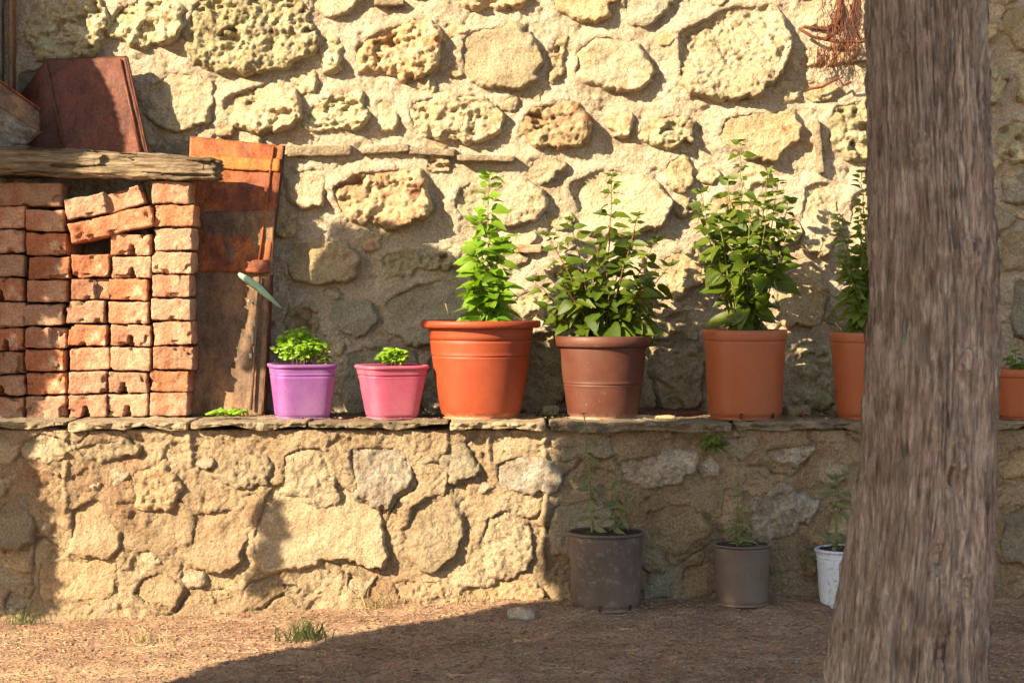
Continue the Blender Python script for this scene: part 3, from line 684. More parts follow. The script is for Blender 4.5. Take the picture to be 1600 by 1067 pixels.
# ------------------------------------------------------------------ sheet metal
def slab(pts, thick, nv=None):
    """closed thin plate: pts are world corner points, thickness along the plate's normal (away from the camera)"""
    P = [Vector(p) for p in pts]
    n = (P[1] - P[0]).cross(P[2] - P[0]).normalized()
    if n.y < 0: n = -n
    N = len(P); v = P + [p + n * thick for p in P]
    f = [tuple(range(N)), tuple(range(2 * N - 1, N - 1, -1))]
    for i in range(N): f.append((i, i + N, (i + 1) % N + N, (i + 1) % N))
    return v, f
def plate(name, pts, thick, mat, parent, smooth=False):
    v, f = slab(pts, thick); me = mesh_any(name, v, f); return link(name, me, mat, parent, smooth)
def warped(name, c00, c10, c01, c11, thick, mat, parent, nu=40, nv=60, amp=.002, ragged=0.0, seed=1):
    """a plate of many quads between four corners, slightly buckled; c00 bottom-left, c10 bottom-right, c01 top-left, c11 top-right"""
    c00, c10, c01, c11 = map(Vector, (c00, c10, c01, c11)); nrm = (c10 - c00).cross(c01 - c00).normalized()
    if nrm.y > 0: nrm = -nrm
    vs = []
    for side in (0, 1):
        for i in range(nu + 1):
            for j in range(nv + 1):
                u, v = i / nu, j / nv
                e = ragged * mn.noise(Vector((v * 14, seed, i == nu))) if i in (0, nu) else 0
                e2 = ragged * mn.noise(Vector((u * 14, seed, 5 + (j == nv)))) if j in (0, nv) else 0
                p = (c00 * (1 - u) + c10 * u) * (1 - v) + (c01 * (1 - u) + c11 * u) * v
                p = p + (c10 - c00).normalized() * e + (c01 - c00).normalized() * e2 + nrm * (amp * mn.fractal(Vector((u * 5, v * 7, seed)), 1, 2, 3) - side * thick)
                vs.append(p)
    A = (nu + 1) * (nv + 1); fs = []
    def I(i, j, s): return s * A + i * (nv + 1) + j
    for i in range(nu):
        for j in range(nv):
            fs.append((I(i, j, 0), I(i + 1, j, 0), I(i + 1, j + 1, 0), I(i, j + 1, 0))); fs.append((I(i, j, 1), I(i, j + 1, 1), I(i + 1, j + 1, 1), I(i + 1, j, 1)))
    for i in range(nu):
        fs.append((I(i, 0, 0), I(i, 0, 1), I(i + 1, 0, 1), I(i + 1, 0, 0))); fs.append((I(i, nv, 0), I(i + 1, nv, 0), I(i + 1, nv, 1), I(i, nv, 1)))
    for j in range(nv):
        fs.append((I(0, j, 0), I(0, j + 1, 0), I(0, j + 1, 1), I(0, j, 1))); fs.append((I(nu, j, 0), I(nu, j, 1), I(nu, j + 1, 1), I(nu, j + 1, 0)))
    return link(name, mesh(name, np.array([tuple(p) for p in vs]), np.array(fs)), mat, parent, False)

# orange rusty panel (upper) and brown sheet (lower), both leaning on the wall
pr = empty('orange_rusty_metal', at(365, 425, 5.59), 'bright orange rusty metal panel leaning on the wall right of the bricks', 'metal panel')
warped('sheet', at(288, 424, 5.585), at(420, 425, 5.585), at(297, 213, 5.66), at(443, 228, 5.66), .004, M['rust_orange'], pr, amp=.003)
warped('rust_band', at(299, 262, 5.637), at(437, 268, 5.637), at(299.5, 243, 5.646), at(438.5, 248, 5.646), .003, M['rust_band'], pr, 24, 6, amp=.001, ragged=.004)
# folded edge strips
def strip(name, a0, a1, Ya, b0, b1, Yb_, mat, par, w_=.006):
    bg_ = Bag(); bg_.tube([at(*a0, Ya), at(*b0, Yb_)], w_, 6); return bg_.build(name, mat, par)
warped('flange', at(420, 425, 5.585), at(424, 424, 5.615), at(443, 228, 5.658), at(446.5, 228, 5.688), .003, M['rust_dark'], pr, 4, 30, amp=.001)
strip('bead', (403, 424), None, 5.580, (427, 229), None, 5.654, M['rust_orange'], pr, .0042)
warped('lip', at(374, 426, 5.572), at(420, 427, 5.572), at(374, 405, 5.580), at(421, 406, 5.580), .003, M['rust_orange'], pr, 10, 6, amp=.001, ragged=.003)
pb = empty('brown_rusty_metal', (at(350, 645, 5.52).x, 5.52, ZL), 'long brown corroded sheet standing on the ledge below the orange panel', 'metal sheet')
warped('sheet', (at(288, 640, 5.50).x, 5.535, ZL), (at(409, 640, 5.50).x, 5.525, ZL), at(288, 330, 5.615), at(430, 330, 5.615), .004, M['rust_brown'], pb, 40, 80, amp=.003, ragged=.006, seed=4)
strip('bead', (392, 640), None, 5.515, (406, 432), None, 5.578, M['rust_brown'], pb, .004)
warped('flange', (at(409, 640, 5.50).x, 5.525, ZL), (at(413, 640, 5.5).x, 5.555, ZL), at(424, 430, 5.582), at(427.5, 430, 5.612), .003, M['rust_dark'], pb, 4, 20, amp=.001)
for (x_, y_, w_, h_) in ((397, 505, 4, 6), (394, 528, 5, 9), (396, 548, 3, 7), (391, 556, 8, 4), (399, 474, 5, 2), (388, 470, 3, 2)):
    t_ = (y_ - 330) / 310; Yq = 5.612 * (1 - t_) + 5.52 * t_
    bg_ = Bag(); bg_.tube([at(x_, y_ - h_, Yq - .006), at(x_ + 1, y_ + h_, Yq - .006)], w_ * .0006, 6); bg_.build('paint_fleck', M['stain'], pb)

# dark rusty hood on the beam, top left
ZT = CZ - (240 - HY) * k(5.56)
ph = empty('rusty_hood', at(150, 243, 5.58), 'dark rusty folded metal hood standing on the wooden beam', 'metal hood')
warped('front_panel', at(100, 250, 5.55), at(232, 250, 5.55), at(71, 95, 5.60), at(197, 90, 5.60), .004, M['rust_dark'], ph, amp=.002)
warped('side_panel', at(26, 250, 5.66), at(100, 250, 5.551), at(30, 150, 5.67), at(71, 95.5, 5.601), .004, M['rust_dark'], ph, 20, 30, amp=.002, seed=6)
warped('flange', at(232, 250, 5.55), at(234, 250, 5.585), at(197, 90, 5.60), at(199, 90, 5.635), .003, M['rust_dark'], ph, 4, 20, amp=.001, seed=2)
warped('top_flange', at(71, 95, 5.60), at(197, 90, 5.60), at(74, 92, 5.64), at(199, 87.5, 5.64), .003, M['rust_dark'], ph, 20, 3, amp=.001, seed=3)
strip('bead', (222, 248), None, 5.545, (187, 93), None, 5.595, M['rust_dark'], ph, .0045)
strip('bead', (102, 248), None, 5.548, (72, 96), None, 5.597, M['rust_dark'], ph, .004)
# bent duct at the left edge
pd_ = empty('metal_duct', at(0, 245, 5.50), 'bent metal duct, rusty above and dull grey below, at the left end of the beam', 'metal duct')
warped('top_panel', at(-110, 96, 5.47), at(62, 206, 5.47), at(-110, 48, 5.52), at(61, 172, 5.52), .004, M['rust_brown'], pd_, 30, 10, amp=.002, seed=8)
warped('lower_panel', at(-110, 240, 5.52), at(18, 246, 5.52), at(-110, 97, 5.474), at(61.5, 206.5, 5.474), .004, M['zinc'], pd_, 30, 20, amp=.006, seed=9)
warped('end_lip', at(18, 246, 5.521), at(24, 246, 5.56), at(62, 206, 5.472), at(65, 204, 5.51), .003, M['rust_brown'], pd_, 4, 12, amp=.001, seed=9)
strip('bead', (-110, 48), None, 5.517, (62, 171), None, 5.517, M['rust_orange'], pd_, .003)
# upright post at the left edge, against the wall
po = empty('post', at(0, 235, 5.62), 'grey painted upright post against the wall at the left edge', 'post')
me = rough_box('shaft', ((at(-14, 0, 5.62).x), 5.63, 1.72), (.056, .07, 1.05), (6, 6, 60), .004, .002, 20, 3); link('shaft', me, M['post'], po)
me = rough_box('edge_strip', ((at(16, 0, 5.62).x), 5.645, 1.72), (.012, .05, 1.05), (3, 4, 60), .003, .002, 20, 8); link('edge_strip', me, M['rust_brown'], po)

# ------------------------------------------------------------------ pots
def pot(parent, base, prof, mat, n=64, sq=0.0, rot=0.0, rim_mat=None, holes=0, sag=0.0, seed=0):
    """prof: list of (r, z) from the foot up, round the lip and down the inside; rim part starts where r jumps"""
    cx, cy, cz = base
    def ring(r, z):
        out = []
        for j in range(n):
            t = 2 * math.pi * j / n
            m = 1.0
            if sq:
                ct, st = abs(math.cos(t + rot)), abs(math.sin(t + rot))
                m = ((ct ** sq + st ** sq) ** (-1 / sq)) * .93
            w_ = 1 + .006 * mn.noise(Vector((math.cos(t) * 1.3, math.sin(t) * 1.3, z * 8 + seed * 3)))
            zz = z + (sag * math.cos(t * 2 + seed) * (z > .8 * zmax))
            out.append((cx + r * m * w_ * math.cos(t), cy + r * m * w_ * math.sin(t), cz + zz))
        return out
    zmax = max(z for r, z in prof)
    def make(name, pr_, par, closed_foot):
        v = []; f = []
        for r, z in pr_: v += ring(r, z)
        for i in range(len(pr_) - 1):
            for j in range(n): f.append((i * n + j, i * n + (j + 1) % n, (i + 1) * n + (j + 1) % n, (i + 1) * n + j))
        if closed_foot: f.append(tuple(range(n))[::-1])
        o = link(name, mesh_any(name, v, f), mat, None); o.data.transform(Matrix.Translation(-Vector(base))); o.parent = par; return o
    return make
def std_pot(parent, base, R0, R1, H, rimh, rimw, mat, grooves=(), sq=0, rot=0, seed=0, holes=0, foot=0, curved=0, skirt=True):
    mk = pot(parent, base, [(R0, 0), (R1, H)], mat, sq=sq, rot=rot, seed=seed)
    body = [(R0 * .9, 0.004), (R0 * .985, 0), (R0, .003)]
    zt = H - rimh
    for i in range(1, 25):
        t = i / 24; z = .003 + (zt - .003) * t
        r = R0 + (R1 - rimw - R0) * (t ** (1 - curved) if curved else t)
        for g in grooves:
            if abs(z - g * H) < .0022: r -= .0022
        if foot and z < foot: r *= .985
        body.append((r, z))
    for g in grooves:
        t = (g * H - .003) / (zt - .003); r = R0 + (R1 - rimw - R0) * (t ** (1 - curved) if curved else t)
        body += [(r, g * H - .003), (r - .003, g * H - .001), (r - .003, g * H + .001), (r + .0012, g * H + .003)]
    body = sorted(set(body), key=lambda q: q[1]); body = [b for b in body]
    body += [(R1 - rimw - .003, zt + .004), (R1 - rimw - .006, zt - .004), (R0 * .9, .01)]
    pb_ = mk('pot', body, parent, True)
    lip = rimh * .3 if skirt else rimh
    rim = [(R1 - rimw - .001, zt), (R1 - rimw * .35, zt + .001), (R1 - .001, zt + .004), (R1, zt + rimh * .5), (R1 - .0005, H - .004), (R1 - .003, H - .0008), (R1 - .006, H), (R1 - rimw - .004, H - .002), (R1 - rimw - .007, H - .008), (R1 - rimw - .008, zt - .012)]
    mk('rim', rim, pb_, False)
    for hh in range(holes):
        a = -math.pi / 2 + (hh - (holes - 1) / 2) * .95 + .25
        p = Vector((base[0] + R0 * 1.002 * math.cos(a), base[1] + R0 * 1.002 * math.sin(a), base[2] + .012))
        me = rough_box('drain_hole', p, (.010, .004, .016), (3, 2, 4), .0015, 0, 1, 1, Matrix.Rotation(a + math.pi / 2, 3, 'Z')); link('drain_hole', me, M['pot_soil'], pb_)
    # soil
    rs = R1 - rimw - .008; v = [(base[0], base[1], base[2] + H - rimh * .6 + .004)]; f = []
    NR, NA = 8, 32
    for i in range(1, NR + 1):
        for j in range(NA):
            t = 2 * math.pi * j / NA; r = rs * i / NR
            if sq: r *= (abs(math.cos(t + rot)) ** sq + abs(math.sin(t + rot)) ** sq) ** (-1 / sq) * .93
            x, y = base[0] + r * math.cos(t), base[1] + r * math.sin(t)
            v.append((x, y, base[2] + H - rimh * .6 + .004 * mn.noise(Vector((x * 60, y * 60, seed))) + .003))
    for j in range(NA): f.append((0, 1 + j, 1 + (j + 1) % NA))
    for i in range(NR - 1):
        for j in range(NA): f.append((1 + i * NA + j, 1 + (i + 1) * NA + j, 1 + (i + 1) * NA + (j + 1) % NA, 1 + i * NA + (j + 1) % NA))
    link('soil', mesh_any('soil', v, f), M['pot_soil'], parent)
    return base[2] + H - rimh * .6

# leaves: a few shared meshes, length 1 along +X, flat in XY, normal +Z
def leaf_mesh(name, wid, fold, curl, seed, mat, tipp=1.0):
    nu, v, f = 7, [], []
    for i in range(nu + 1):
        u = i / nu
        half = wid * (math.sin(math.pi * min(1, u ** .72)) ** .8) * (1 - .25 * u) if 0 < u < 1 else 0.012
        zc = -curl * u * u + .04 * math.sin(u * 5 + seed)
        for s in (-1, -.5, 0, .5, 1):
            v.append((u, s * half, zc + fold * abs(s) * half + .02 * math.sin(u * 16 + s * 3 + seed) * abs(s)))
    for i in range(nu):
        for j in range(4): f.append((i * 5 + j, (i + 1) * 5 + j, (i + 1) * 5 + j + 1, i * 5 + j + 1))
    me = mesh_any(name, v, f); me.materials.append(M[mat]); me.polygons.foreach_set('use_smooth', np.ones(len(me.polygons), bool)); return me
LEAF = {}
for mt in ('leaf_bright', 'leaf_dark', 'leaf_mid', 'leaf_dull', 'leaf_lime'):
    LEAF[mt] = [leaf_mesh('leaf', wd * (.5 if mt == 'leaf_dull' else 1), fo, cu, s, mt) for s, (wd, fo, cu) in enumerate(((.33, .35, .25), (.37, .2, .45), (.30, .5, .2), (.35, .15, .65)))]
def frame(d, up):
    d = d.normalized(); s = up.cross(d)
    if s.length < 1e-3: s = Vector((0, 1, 0)).cross(d)
    s.normalize(); n = d.cross(s)
    return Matrix((d, s, n)).transposed()
def put_leaf(parent, p, d, size, mt, r_, bagj=None):
    up = Vector((r_.gauss(-.3, .4), r_.gauss(-.75, .4), .85))
    R = frame(d, up)
    me = r_.choice(LEAF[mt])
    if bagj is not None:
        b = len(bagj.v)
        for q in me.vertices: bagj.v.append(tuple(Vector(p) + R @ (q.co * size)))
        for pl in me.polygons: bagj.f.append(tuple(b + i for i in pl.vertices))
        return
    o = bpy.data.objects.new('leaf', me); COL.objects.link(o); o.parent = parent
    o.matrix_local = Matrix.Translation(Vector(p) - parent.location) @ R.to_4x4() @ Matrix.Scale(size, 4)
def grow(parent, base, tips, mt, seed, s0=.05, gap=.024, stem_mat='stem', droop=.35, r0=.003, inner=.12, perm=2, bare=.12, pet=.016, spread=1.0, bag=None, narrow=1.0, taper=.55):
    r_ = random.Random(seed)
    for (tx, ty, tz, st) in tips:          # tip relative to base, st = where along the way leaves begin
        tip = Vector(base) + Vector((tx, ty, tz)); b = Vector(base) + Vector((tx * inner, ty * inner, -.01))
        Ln = (tip - b).length; N = max(5, int(Ln / .03)); pts = []
        for i in range(N + 1):
            t = i / N
            p = b.lerp(tip, t); p.x = b.x + (tip.x - b.x) * t ** 1.25; p.y = b.y + (tip.y - b.y) * t ** 1.25
            p += Vector((r_.gauss(0, .0016), r_.gauss(0, .0016), 0)); pts.append(p)
        Bag().tube(pts, [r0 * (1 - .65 * i / N) for i in range(N + 1)], 6).build('stem', M[stem_mat], parent)
        a = r_.uniform(0, 6); s = st * Ln
        while s < Ln:
            t = s / Ln; q = t * N; i = min(int(q), N - 1); p = pts[i].lerp(pts[i + 1], q - i)
            pr_ = 1 - taper * max(0, t - .35) / .65
            for m in range(perm):
                aa = a + math.pi * 2 * m / perm + r_.gauss(0, .25)
                el = r_.gauss(.12 + .5 * max(0, t - .75) / .25 - droop * (1 - t), .22)
                d = Vector((math.cos(aa) * math.cos(el) * spread, math.sin(aa) * math.cos(el), math.sin(el)))
                sz = s0 * 1.18 * pr_ * r_.choice((.55, .8, 1, 1, 1.15, 1.25)) * r_.uniform(.9, 1.1)
                q0 = p + d.normalized() * pet * pr_
                put_leaf(parent, q0, d, sz, mt, r_, bag)
            a += math.pi / 2 + r_.gauss(0, .2); s += gap * r_.uniform(.8, 1.2) * (.55 + .45 * pr_)
        for m in range(4):
            aa = a + m * math.pi / 2; d = Vector((math.cos(aa), math.sin(aa), .55))
            put_leaf(parent, tip, d, s0 * (1 - taper) * r_.uniform(.8, 1.1), mt, r_, bag)

KP = k(5.43)
def T(dx, dy, y=0.0, st=.2, f=1.0): return (dx * KP * f, y, -dy * KP * -1 if False else -dy * KP, st)
G_POT = 'plant pots on the ledge'
def plant_thing(px, Yc, z, label, name='potted_plant', cat='potted plant'):
    x = (px - 800) * k(Yc); return empty(name, (x, Yc, z), label, cat), (x, Yc, z)

# 1 big terracotta pot
t, b = plant_thing(751, 5.45, ZL, 'bright leafy plant in the largest terracotta pot, beside the small pink pot', )
zs = std_pot(t, (b[0], b[1], ZL + .001), .108, .172, .278, .022, .022, M['p_terra'], grooves=(.80, .64), seed=1, curved=.25)
grow(t, (b[0] + .016, b[1], zs), [T(4, -232, -.01, .04), T(-16, -110, -.03, .1), T(26, -130, -.02, .1), T(-12, -165, .03, .3), T(26, -60, -.04, .1), T(-24, -55, -.04, .1)], 'leaf_bright', 11, s0=.050, gap=.021, perm=3, pet=.014, taper=.35, droop=.05)
bg_ = Bag()
for (x0, y0, x1, y1) in ((700, 505, 696, 474), (818, 505, 812, 486), (832, 505, 838, 492)): bg_.tube([at(x0, y0, 5.4), at((x0 + x1) / 2 + 2, (y0 + y1) / 2, 5.4), at(x1, y1, 5.4)], .0009, 4)
bg_.build('dry_stalk', M['straw'], t)
# 2 maroon pot
t, b = plant_thing(942, 5.44, ZL, 'wide bushy dark green plant in the maroon pot with a rolled rim')
zs = std_pot(t, (b[0], b[1], ZL + .001), .098, .140, .235, .032, .015, M['p_maroon'], grooves=(.42,), seed=2, curved=.15)
grow(t, (b[0] + .004, b[1], zs), [T(12, -258, 0, .42), T(-56, -190, -.03, .3), T(-88, -165, -.05, .3), T(-112, -95, -.02, .35), T(-90, -50, -.05, .3), T(52, -196, -.03, .3), T(84, -160, .03, .3), T(100, -118, -.05, .3), T(94, -66, 0, .35), T(64, -95, -.09, .3), T(-66, -90, -.09, .3), T(-14, -150, -.07, .25), T(28, -120, -.08, .25), T(-34, -95, -.08, .2), T(56, -40, -.06, .3), T(4, -75, -.09, .2), T(-56, -130, .05, .3), T(36, -165, .05, .3)], 'leaf_dark', 22, s0=.060, gap=.036, stem_mat='stem_red', droop=.55, perm=3, pet=.014)
# 3 orange pot
t, b = plant_thing(1164, 5.43, ZL, 'tall dark green plant in the plain orange pot left of the tree trunk')
zs = std_pot(t, (b[0], b[1], ZL + .001), .103, .120, .252, .030, .0045, M['p_orange'], grooves=(), seed=3, holes=2)
grow(t, (b[0], b[1], zs), [T(-8, -302, 0, .1), T(-72, -222, -.03, .5), T(52, -240, -.02, .45), T(-52, -150, -.04, .4), T(66, -165, -.04, .4), T(72, -212, .04, .45), T(-46, -185, -.06, .4), T(30, -200, -.07, .4), T(-66, -195, .03, .5), T(-26, -245, .03, .5), T(28, -115, -.05, .4), T(-24, -85, -.05, .3), T(18, -70, -.06, .2), T(4, -190, -.06, .3), T(34, -250, -.02, .6), T(0, -130, -.07, .1)], 'leaf_dark', 33, s0=.058, gap=.036, droop=.5, perm=3, pet=.013, inner=.3)
# 4 red-orange pot partly behind the trunk
t, b = plant_thing(1362, 5.43, ZL, 'dense yellowish green plant in a red pot half hidden behind the tree trunk')
zs = std_pot(t, (b[0], b[1], ZL + .001), .098, .120, .245, .028, .0045, M['p_orange'], grooves=(), seed=4, holes=1)
grow(t, (b[0], b[1], zs), [T(-16, -258, 0, .15), T(-56, -165, -.03, .3), T(-54, -190, .0, .4), T(-50, -125, -.04, .2), T(-36, -90, -.05, .2), T(-28, -50, -.05, .2), T(30, -200, -.03, .3), T(52, -150, 0, .3), T(10, -140, -.06, .2), T(-24, -205, -.04, .3), T(30, -80, -.05, .2), T(-50, -60, -.0, .3)], 'leaf_mid', 44, s0=.040, gap=.022, droop=.5, perm=3, pet=.01)
# 5 terracotta pot right of the trunk
t, b = plant_thing(1606, 5.43, ZL, 'small sprouting plant in the terracotta pot right of the tree trunk')
zs = std_pot(t, (b[0], b[1], ZL + .001), .090, .105, .142, .024, .005, M['p_orange'], seed=5)
grow(t, (b[0] - .04, b[1] - .02, zs), [T(0, -34, 0, .2), T(-16, -22, 0, .2), T(18, -24, 0, .2), T(6, -14, -.02, .2)], 'leaf_mid', 55, s0=.03, gap=.014, perm=3, pet=.006)
# purple and pink pots: rounded squares with small leafed herbs
def herb(t, b, zs, dx, wpx, hpx, seed, mt, n, leafs):
    r_ = random.Random(seed); bag = Bag()
    for i in range(n):
        u = r_.uniform(-1, 1); v = r_.uniform(-1, 1)
        if u * u + v * v > 1: continue
        hx = (dx + u * wpx) * KP; hy = v * wpx * KP * .7; top = hpx * KP * (1 - .45 * (u * u + v * v)) * r_.uniform(.7, 1.05)
        p0 = Vector((b[0] + hx * .55 + dx * KP * .3, b[1] + hy * .5, zs)); p1 = Vector((b[0] + hx, b[1] + hy, zs + top))
        Bag().tube([p0, p0.lerp(p1, .5) + Vector((0, 0, .003)), p1], [.0012, .001, .0006], 4).build('stem', M['straw' if r_.random() < .5 else 'stem'], t) if i % 3 == 0 else None
        for m in range(r_.randint(5, 8)):
            a = r_.uniform(0, 6.28); d = Vector((math.cos(a), math.sin(a) - .2, r_.uniform(-.1, .6)))
            put_leaf(None, p1 + Vector((0, 0, -.006 * r_.random())) + d * .002, d, leafs * r_.uniform(.7, 1.2), mt, r_, bag)
            if r_.random() < .5: put_leaf(None, p0.lerp(p1, r_.uniform(.35, .8)), d, leafs * r_.uniform(.6, 1), mt, r_, bag)
    o = bag.build('foliage', M[mt], t); o['kind'] = 'stuff'
t, b = plant_thing(472, 5.455, ZL, 'bushy lime green herb in the purple square pot')
zs = std_pot(t, (b[0], b[1], ZL + .001), .078, .101, .155, .012, .006, M['p_purple'], grooves=(.79,), sq=5, rot=math.radians(-16), seed=6)
herb(t, b, zs, -2, 40, 58, 6, 'leaf_lime', 80, .017)
grow(t, (b[0] + .055, b[1] - .02, zs - .004), [T(6, -50, 0, .1), T(12, -26, 0, .1)], 'leaf_mid', 66, s0=.017, gap=.008, perm=3, pet=.003, r0=.0012)
t, b = plant_thing(612, 5.44, ZL, 'tiny lime green seedling tuft in the pink square pot')
zs = std_pot(t, (b[0], b[1], ZL + .001), .070, .103, .152, .012, .006, M['p_pink'], grooves=(.80,), sq=5, rot=math.radians(-20), seed=7)
herb(t, b, zs, 4, 22, 30, 9, 'leaf_lime', 40, .017)
# ground pots
def on_ground(px, Yb_, label):
    x = (px - 800) * k(Yb_)
    return empty('potted_plant', (x, Yb_, ground_z(x, Yb_) - .003), label, 'potted plant'), (x, Yb_, ground_z(x, Yb_) - .003)
t, b = on_ground(947, 5.17, 'spindly tall weeds in the large scuffed black nursery pot on the ground')
K2 = k(b[1])
zs = std_pot(t, b, .091, .107, .207, .010, .006, M['p_black'], seed=8, holes=2)
def T2(dx, dy, y=0.0, st=.2): return (dx * K2, y, -dy * K2, st)
grow(t, (b[0] - .035, b[1], zs), [T2(-14, -186, 0, .3), T2(-6, -100, .02, .15)], 'leaf_dull', 77, s0=.036, gap=.022, perm=2, pet=.003, r0=.0035, droop=.2)
grow(t, (b[0] + .02, b[1] - .01, zs), [T2(4, -108, 0, .1), T2(26, -66, -.02, .3), T2(14, -92, .02, .3)], 'leaf_dull', 78, s0=.036, gap=.024, perm=2, pet=.003, r0=.003, droop=.2)
t, b = on_ground(1160, 5.19, 'pale sprig in the smaller grey nursery pot on the ground')
zs = std_pot(t, b, .072, .080, .163, .008, .005, M['p_grey'], seed=9)
grow(t, (b[0] - .004, b[1], zs), [T2(-8, -92, 0, .05), T2(-14, -40, -.02, .2), T2(12, -36, -.01, .2), T2(2, -66, -.02, .1)], 'leaf_dull', 79, s0=.030, gap=.018, perm=2, pet=.003, r0=.002, droop=.2)
t, b = on_ground(1322, 5.185, 'broad leaved seedling in the whitewashed pot beside the tree trunk')
zs = std_pot(t, b, .070, .086, .156, .010, .005, M['p_white'], grooves=(.84,), seed=10, holes=1)
grow(t, (b[0] - .022, b[1], zs), [T2(-2, -112, 0, .55), T2(-16, -20, -.02, .1), T2(8, -16, -.02, .1), T2(-10, -96, .0, .75)], 'leaf_dull', 80, s0=.050, gap=.028, perm=2, pet=.006, r0=.0022, droop=.5, taper=.2)

# ------------------------------------------------------------------ small things on the ledge
def blade():
    pts = [at(372, 428, 5.555), at(388, 438, 5.535), at(405, 451, 5.525), at(422, 466, 5.53), at(440, 482, 5.545)]
    v = []; wd = [.006, .0105, .011, .007, .001]
    for p, w_ in zip(pts, wd):
        for s in (-1, 0, 1): v.append(p + Vector((.55 * s * w_, (.004 if s else -.002), .85 * s * w_)))
    n3 = len(v); v += [p + Vector((0, .0012, 0)) for p in v]; f = []
    for i in range(4):
        for j in range(2):
            a = i * 3 + j; f.append((a, a + 3, a + 4, a + 1)); f.append((n3 + a, n3 + a + 1, n3 + a + 4, n3 + a + 3))
    for i in range(4):
        a = i * 3; f.append((a, n3 + a, n3 + a + 3, a + 3)); a += 2; f.append((a, a + 3, n3 + a + 3, n3 + a))
    o = link('leaf_blade', mesh_any('leaf_blade', v, f), M['strip']); recenter(o, pts[0])
    tag(o, 'long pale green blade sticking out below the orange rusty panel', 'leaf')
blade()
def crumple():
    r_ = random.Random(4); bag = Bag()
    for i in range(9):
        x = 322 + i * 6; pts = [at(x, 648 - r_.uniform(0, 3), 5.37) + Vector((0, r_.uniform(-.015, .02), 0)), at(x + 16, 645 - r_.uniform(0, 5), 5.37) + Vector((0, r_.uniform(-.02, .02), .002)), at(x + 30 if x < 350 else x + 18, 650, 5.37)]
        pts = [Vector((p.x, p.y, max(p.z, ZL + .006 + i * .0008))) for p in pts]
        bag.tube(pts, [.003, .006, .002], 6)
    o = bag.build('cut_leaf', M['leaf_lime']); recenter(o, (at(350, 650, 5.37).x, 5.37, ZL)); tag(o, 'crumpled bright green cut leaf lying on the ledge at the foot of the brown sheet', 'leaf')
crumple()
def lump(name, px, py, Yp, size, mat, label, cat, seed):
    p = at(px, py, Yp); me = rough_box(name, (p.x, Yp, ZL + size[2] / 2 - .004), size, (14, 8, 6), min(size) * .42, min(size) * .25, 26, seed)
    o = link(name, me, mat); recenter(o, (p.x, Yp, ZL)); tag(o, label, cat)
lump('tile_fragment', 1038, 640, 5.60, (.21, .12, .018), M['rust_dark'], 'flat reddish tile fragment lying on the ledge between the maroon and orange pots', 'tile', 3)
lump('rock', 1246, 638, 5.56, (.075, .05, .034), M['ochre'], 'small brown rock on the ledge right of the plain orange pot', 'rock', 5)
lump('wood_splinter', 1000, 650, 5.44, (.20, .03, .012), M['straw'], 'pale wood splinter on the ledge beside the maroon pot', 'splinter', 6)
lump('rock', 860, 640, 5.58, (.05, .04, .03), M['cream'], 'pale pebble on the ledge between the two largest red pots', 'rock', 7)
# weed growing out of the coping
wd_ = empty('weed', at(1108, 684, 5.26), 'small green weed growing out of the ledge edge below the orange pot', 'weed')
grow(wd_, tuple(at(1110, 690, 5.268)), [T2(-14, -10, -.02, .1), T2(18, -10, -.03, .1), T2(0, -22, -.03, .1), T2(-16, 8, -.02, .2), T2(4, 0, -.04, .1), T2(22, 2, -.03, .1)], 'leaf_mid', 91, s0=.024, gap=.012, perm=2, pet=.003, r0=.0012)
wd2 = empty('weed', at(862, 640, 5.6), 'tiny yellow green weed behind the large terracotta pot', 'weed')
grow(wd2, (at(858, 640, 5.52).x, 5.56, ZL), [T2(-8, -6, 0, .1), T2(6, -8, 0, .1)], 'leaf_lime', 92, s0=.014, gap=.008, perm=2, pet=.002, r0=.001)
# dead creeper roots hanging on the wall
cr = empty('dead_creeper', at(1305, 60, 5.66), 'dry red-brown creeper roots hanging on the wall left of the trunk', 'creeper')
r_ = random.Random(12); thick = Bag(); fine = Bag()
for (P, w_) in (([(1248, 45), (1270, 58), (1300, 64), (1340, 66), (1380, 60)], .005), ([(1256, 41), (1290, 47), (1318, 36)], .003), ([(1316, -30), (1312, 10), (1306, 50), (1290, 62)], .008), ([(1262, 140), (1285, 136), (1310, 122), (1318, 134), (1330, 128)], .004), ([(1338, -20), (1330, 30), (1344, 66)], .005)):
    thick.tube([at(x, y, 5.655 + r_.uniform(-.005, .005)) for x, y in P], w_, 6)
thick.build('runner', M['creeper'], cr)
for i in range(150):
    x = r_.gauss(1318, 20); y = r_.uniform(-20, 70) if i % 4 else r_.uniform(70, 90); x = x if i % 4 else r_.gauss(1296, 14)
    ln = r_.uniform(14, 38); p0 = at(x, y, 5.65); pts = [p0, p0 + Vector((r_.gauss(0, .008), r_.uniform(-.012, .006), -ln * .5 * k(5.65))), p0 + Vector((r_.gauss(-.004, .014), r_.uniform(-.012, .012), -ln * k(5.65)))]
    fine.tube(pts, [.0016, .0012, .0004], 4)
o = fine.build('rootlets', M['creeper'], cr); o['kind'] = 'stuff'

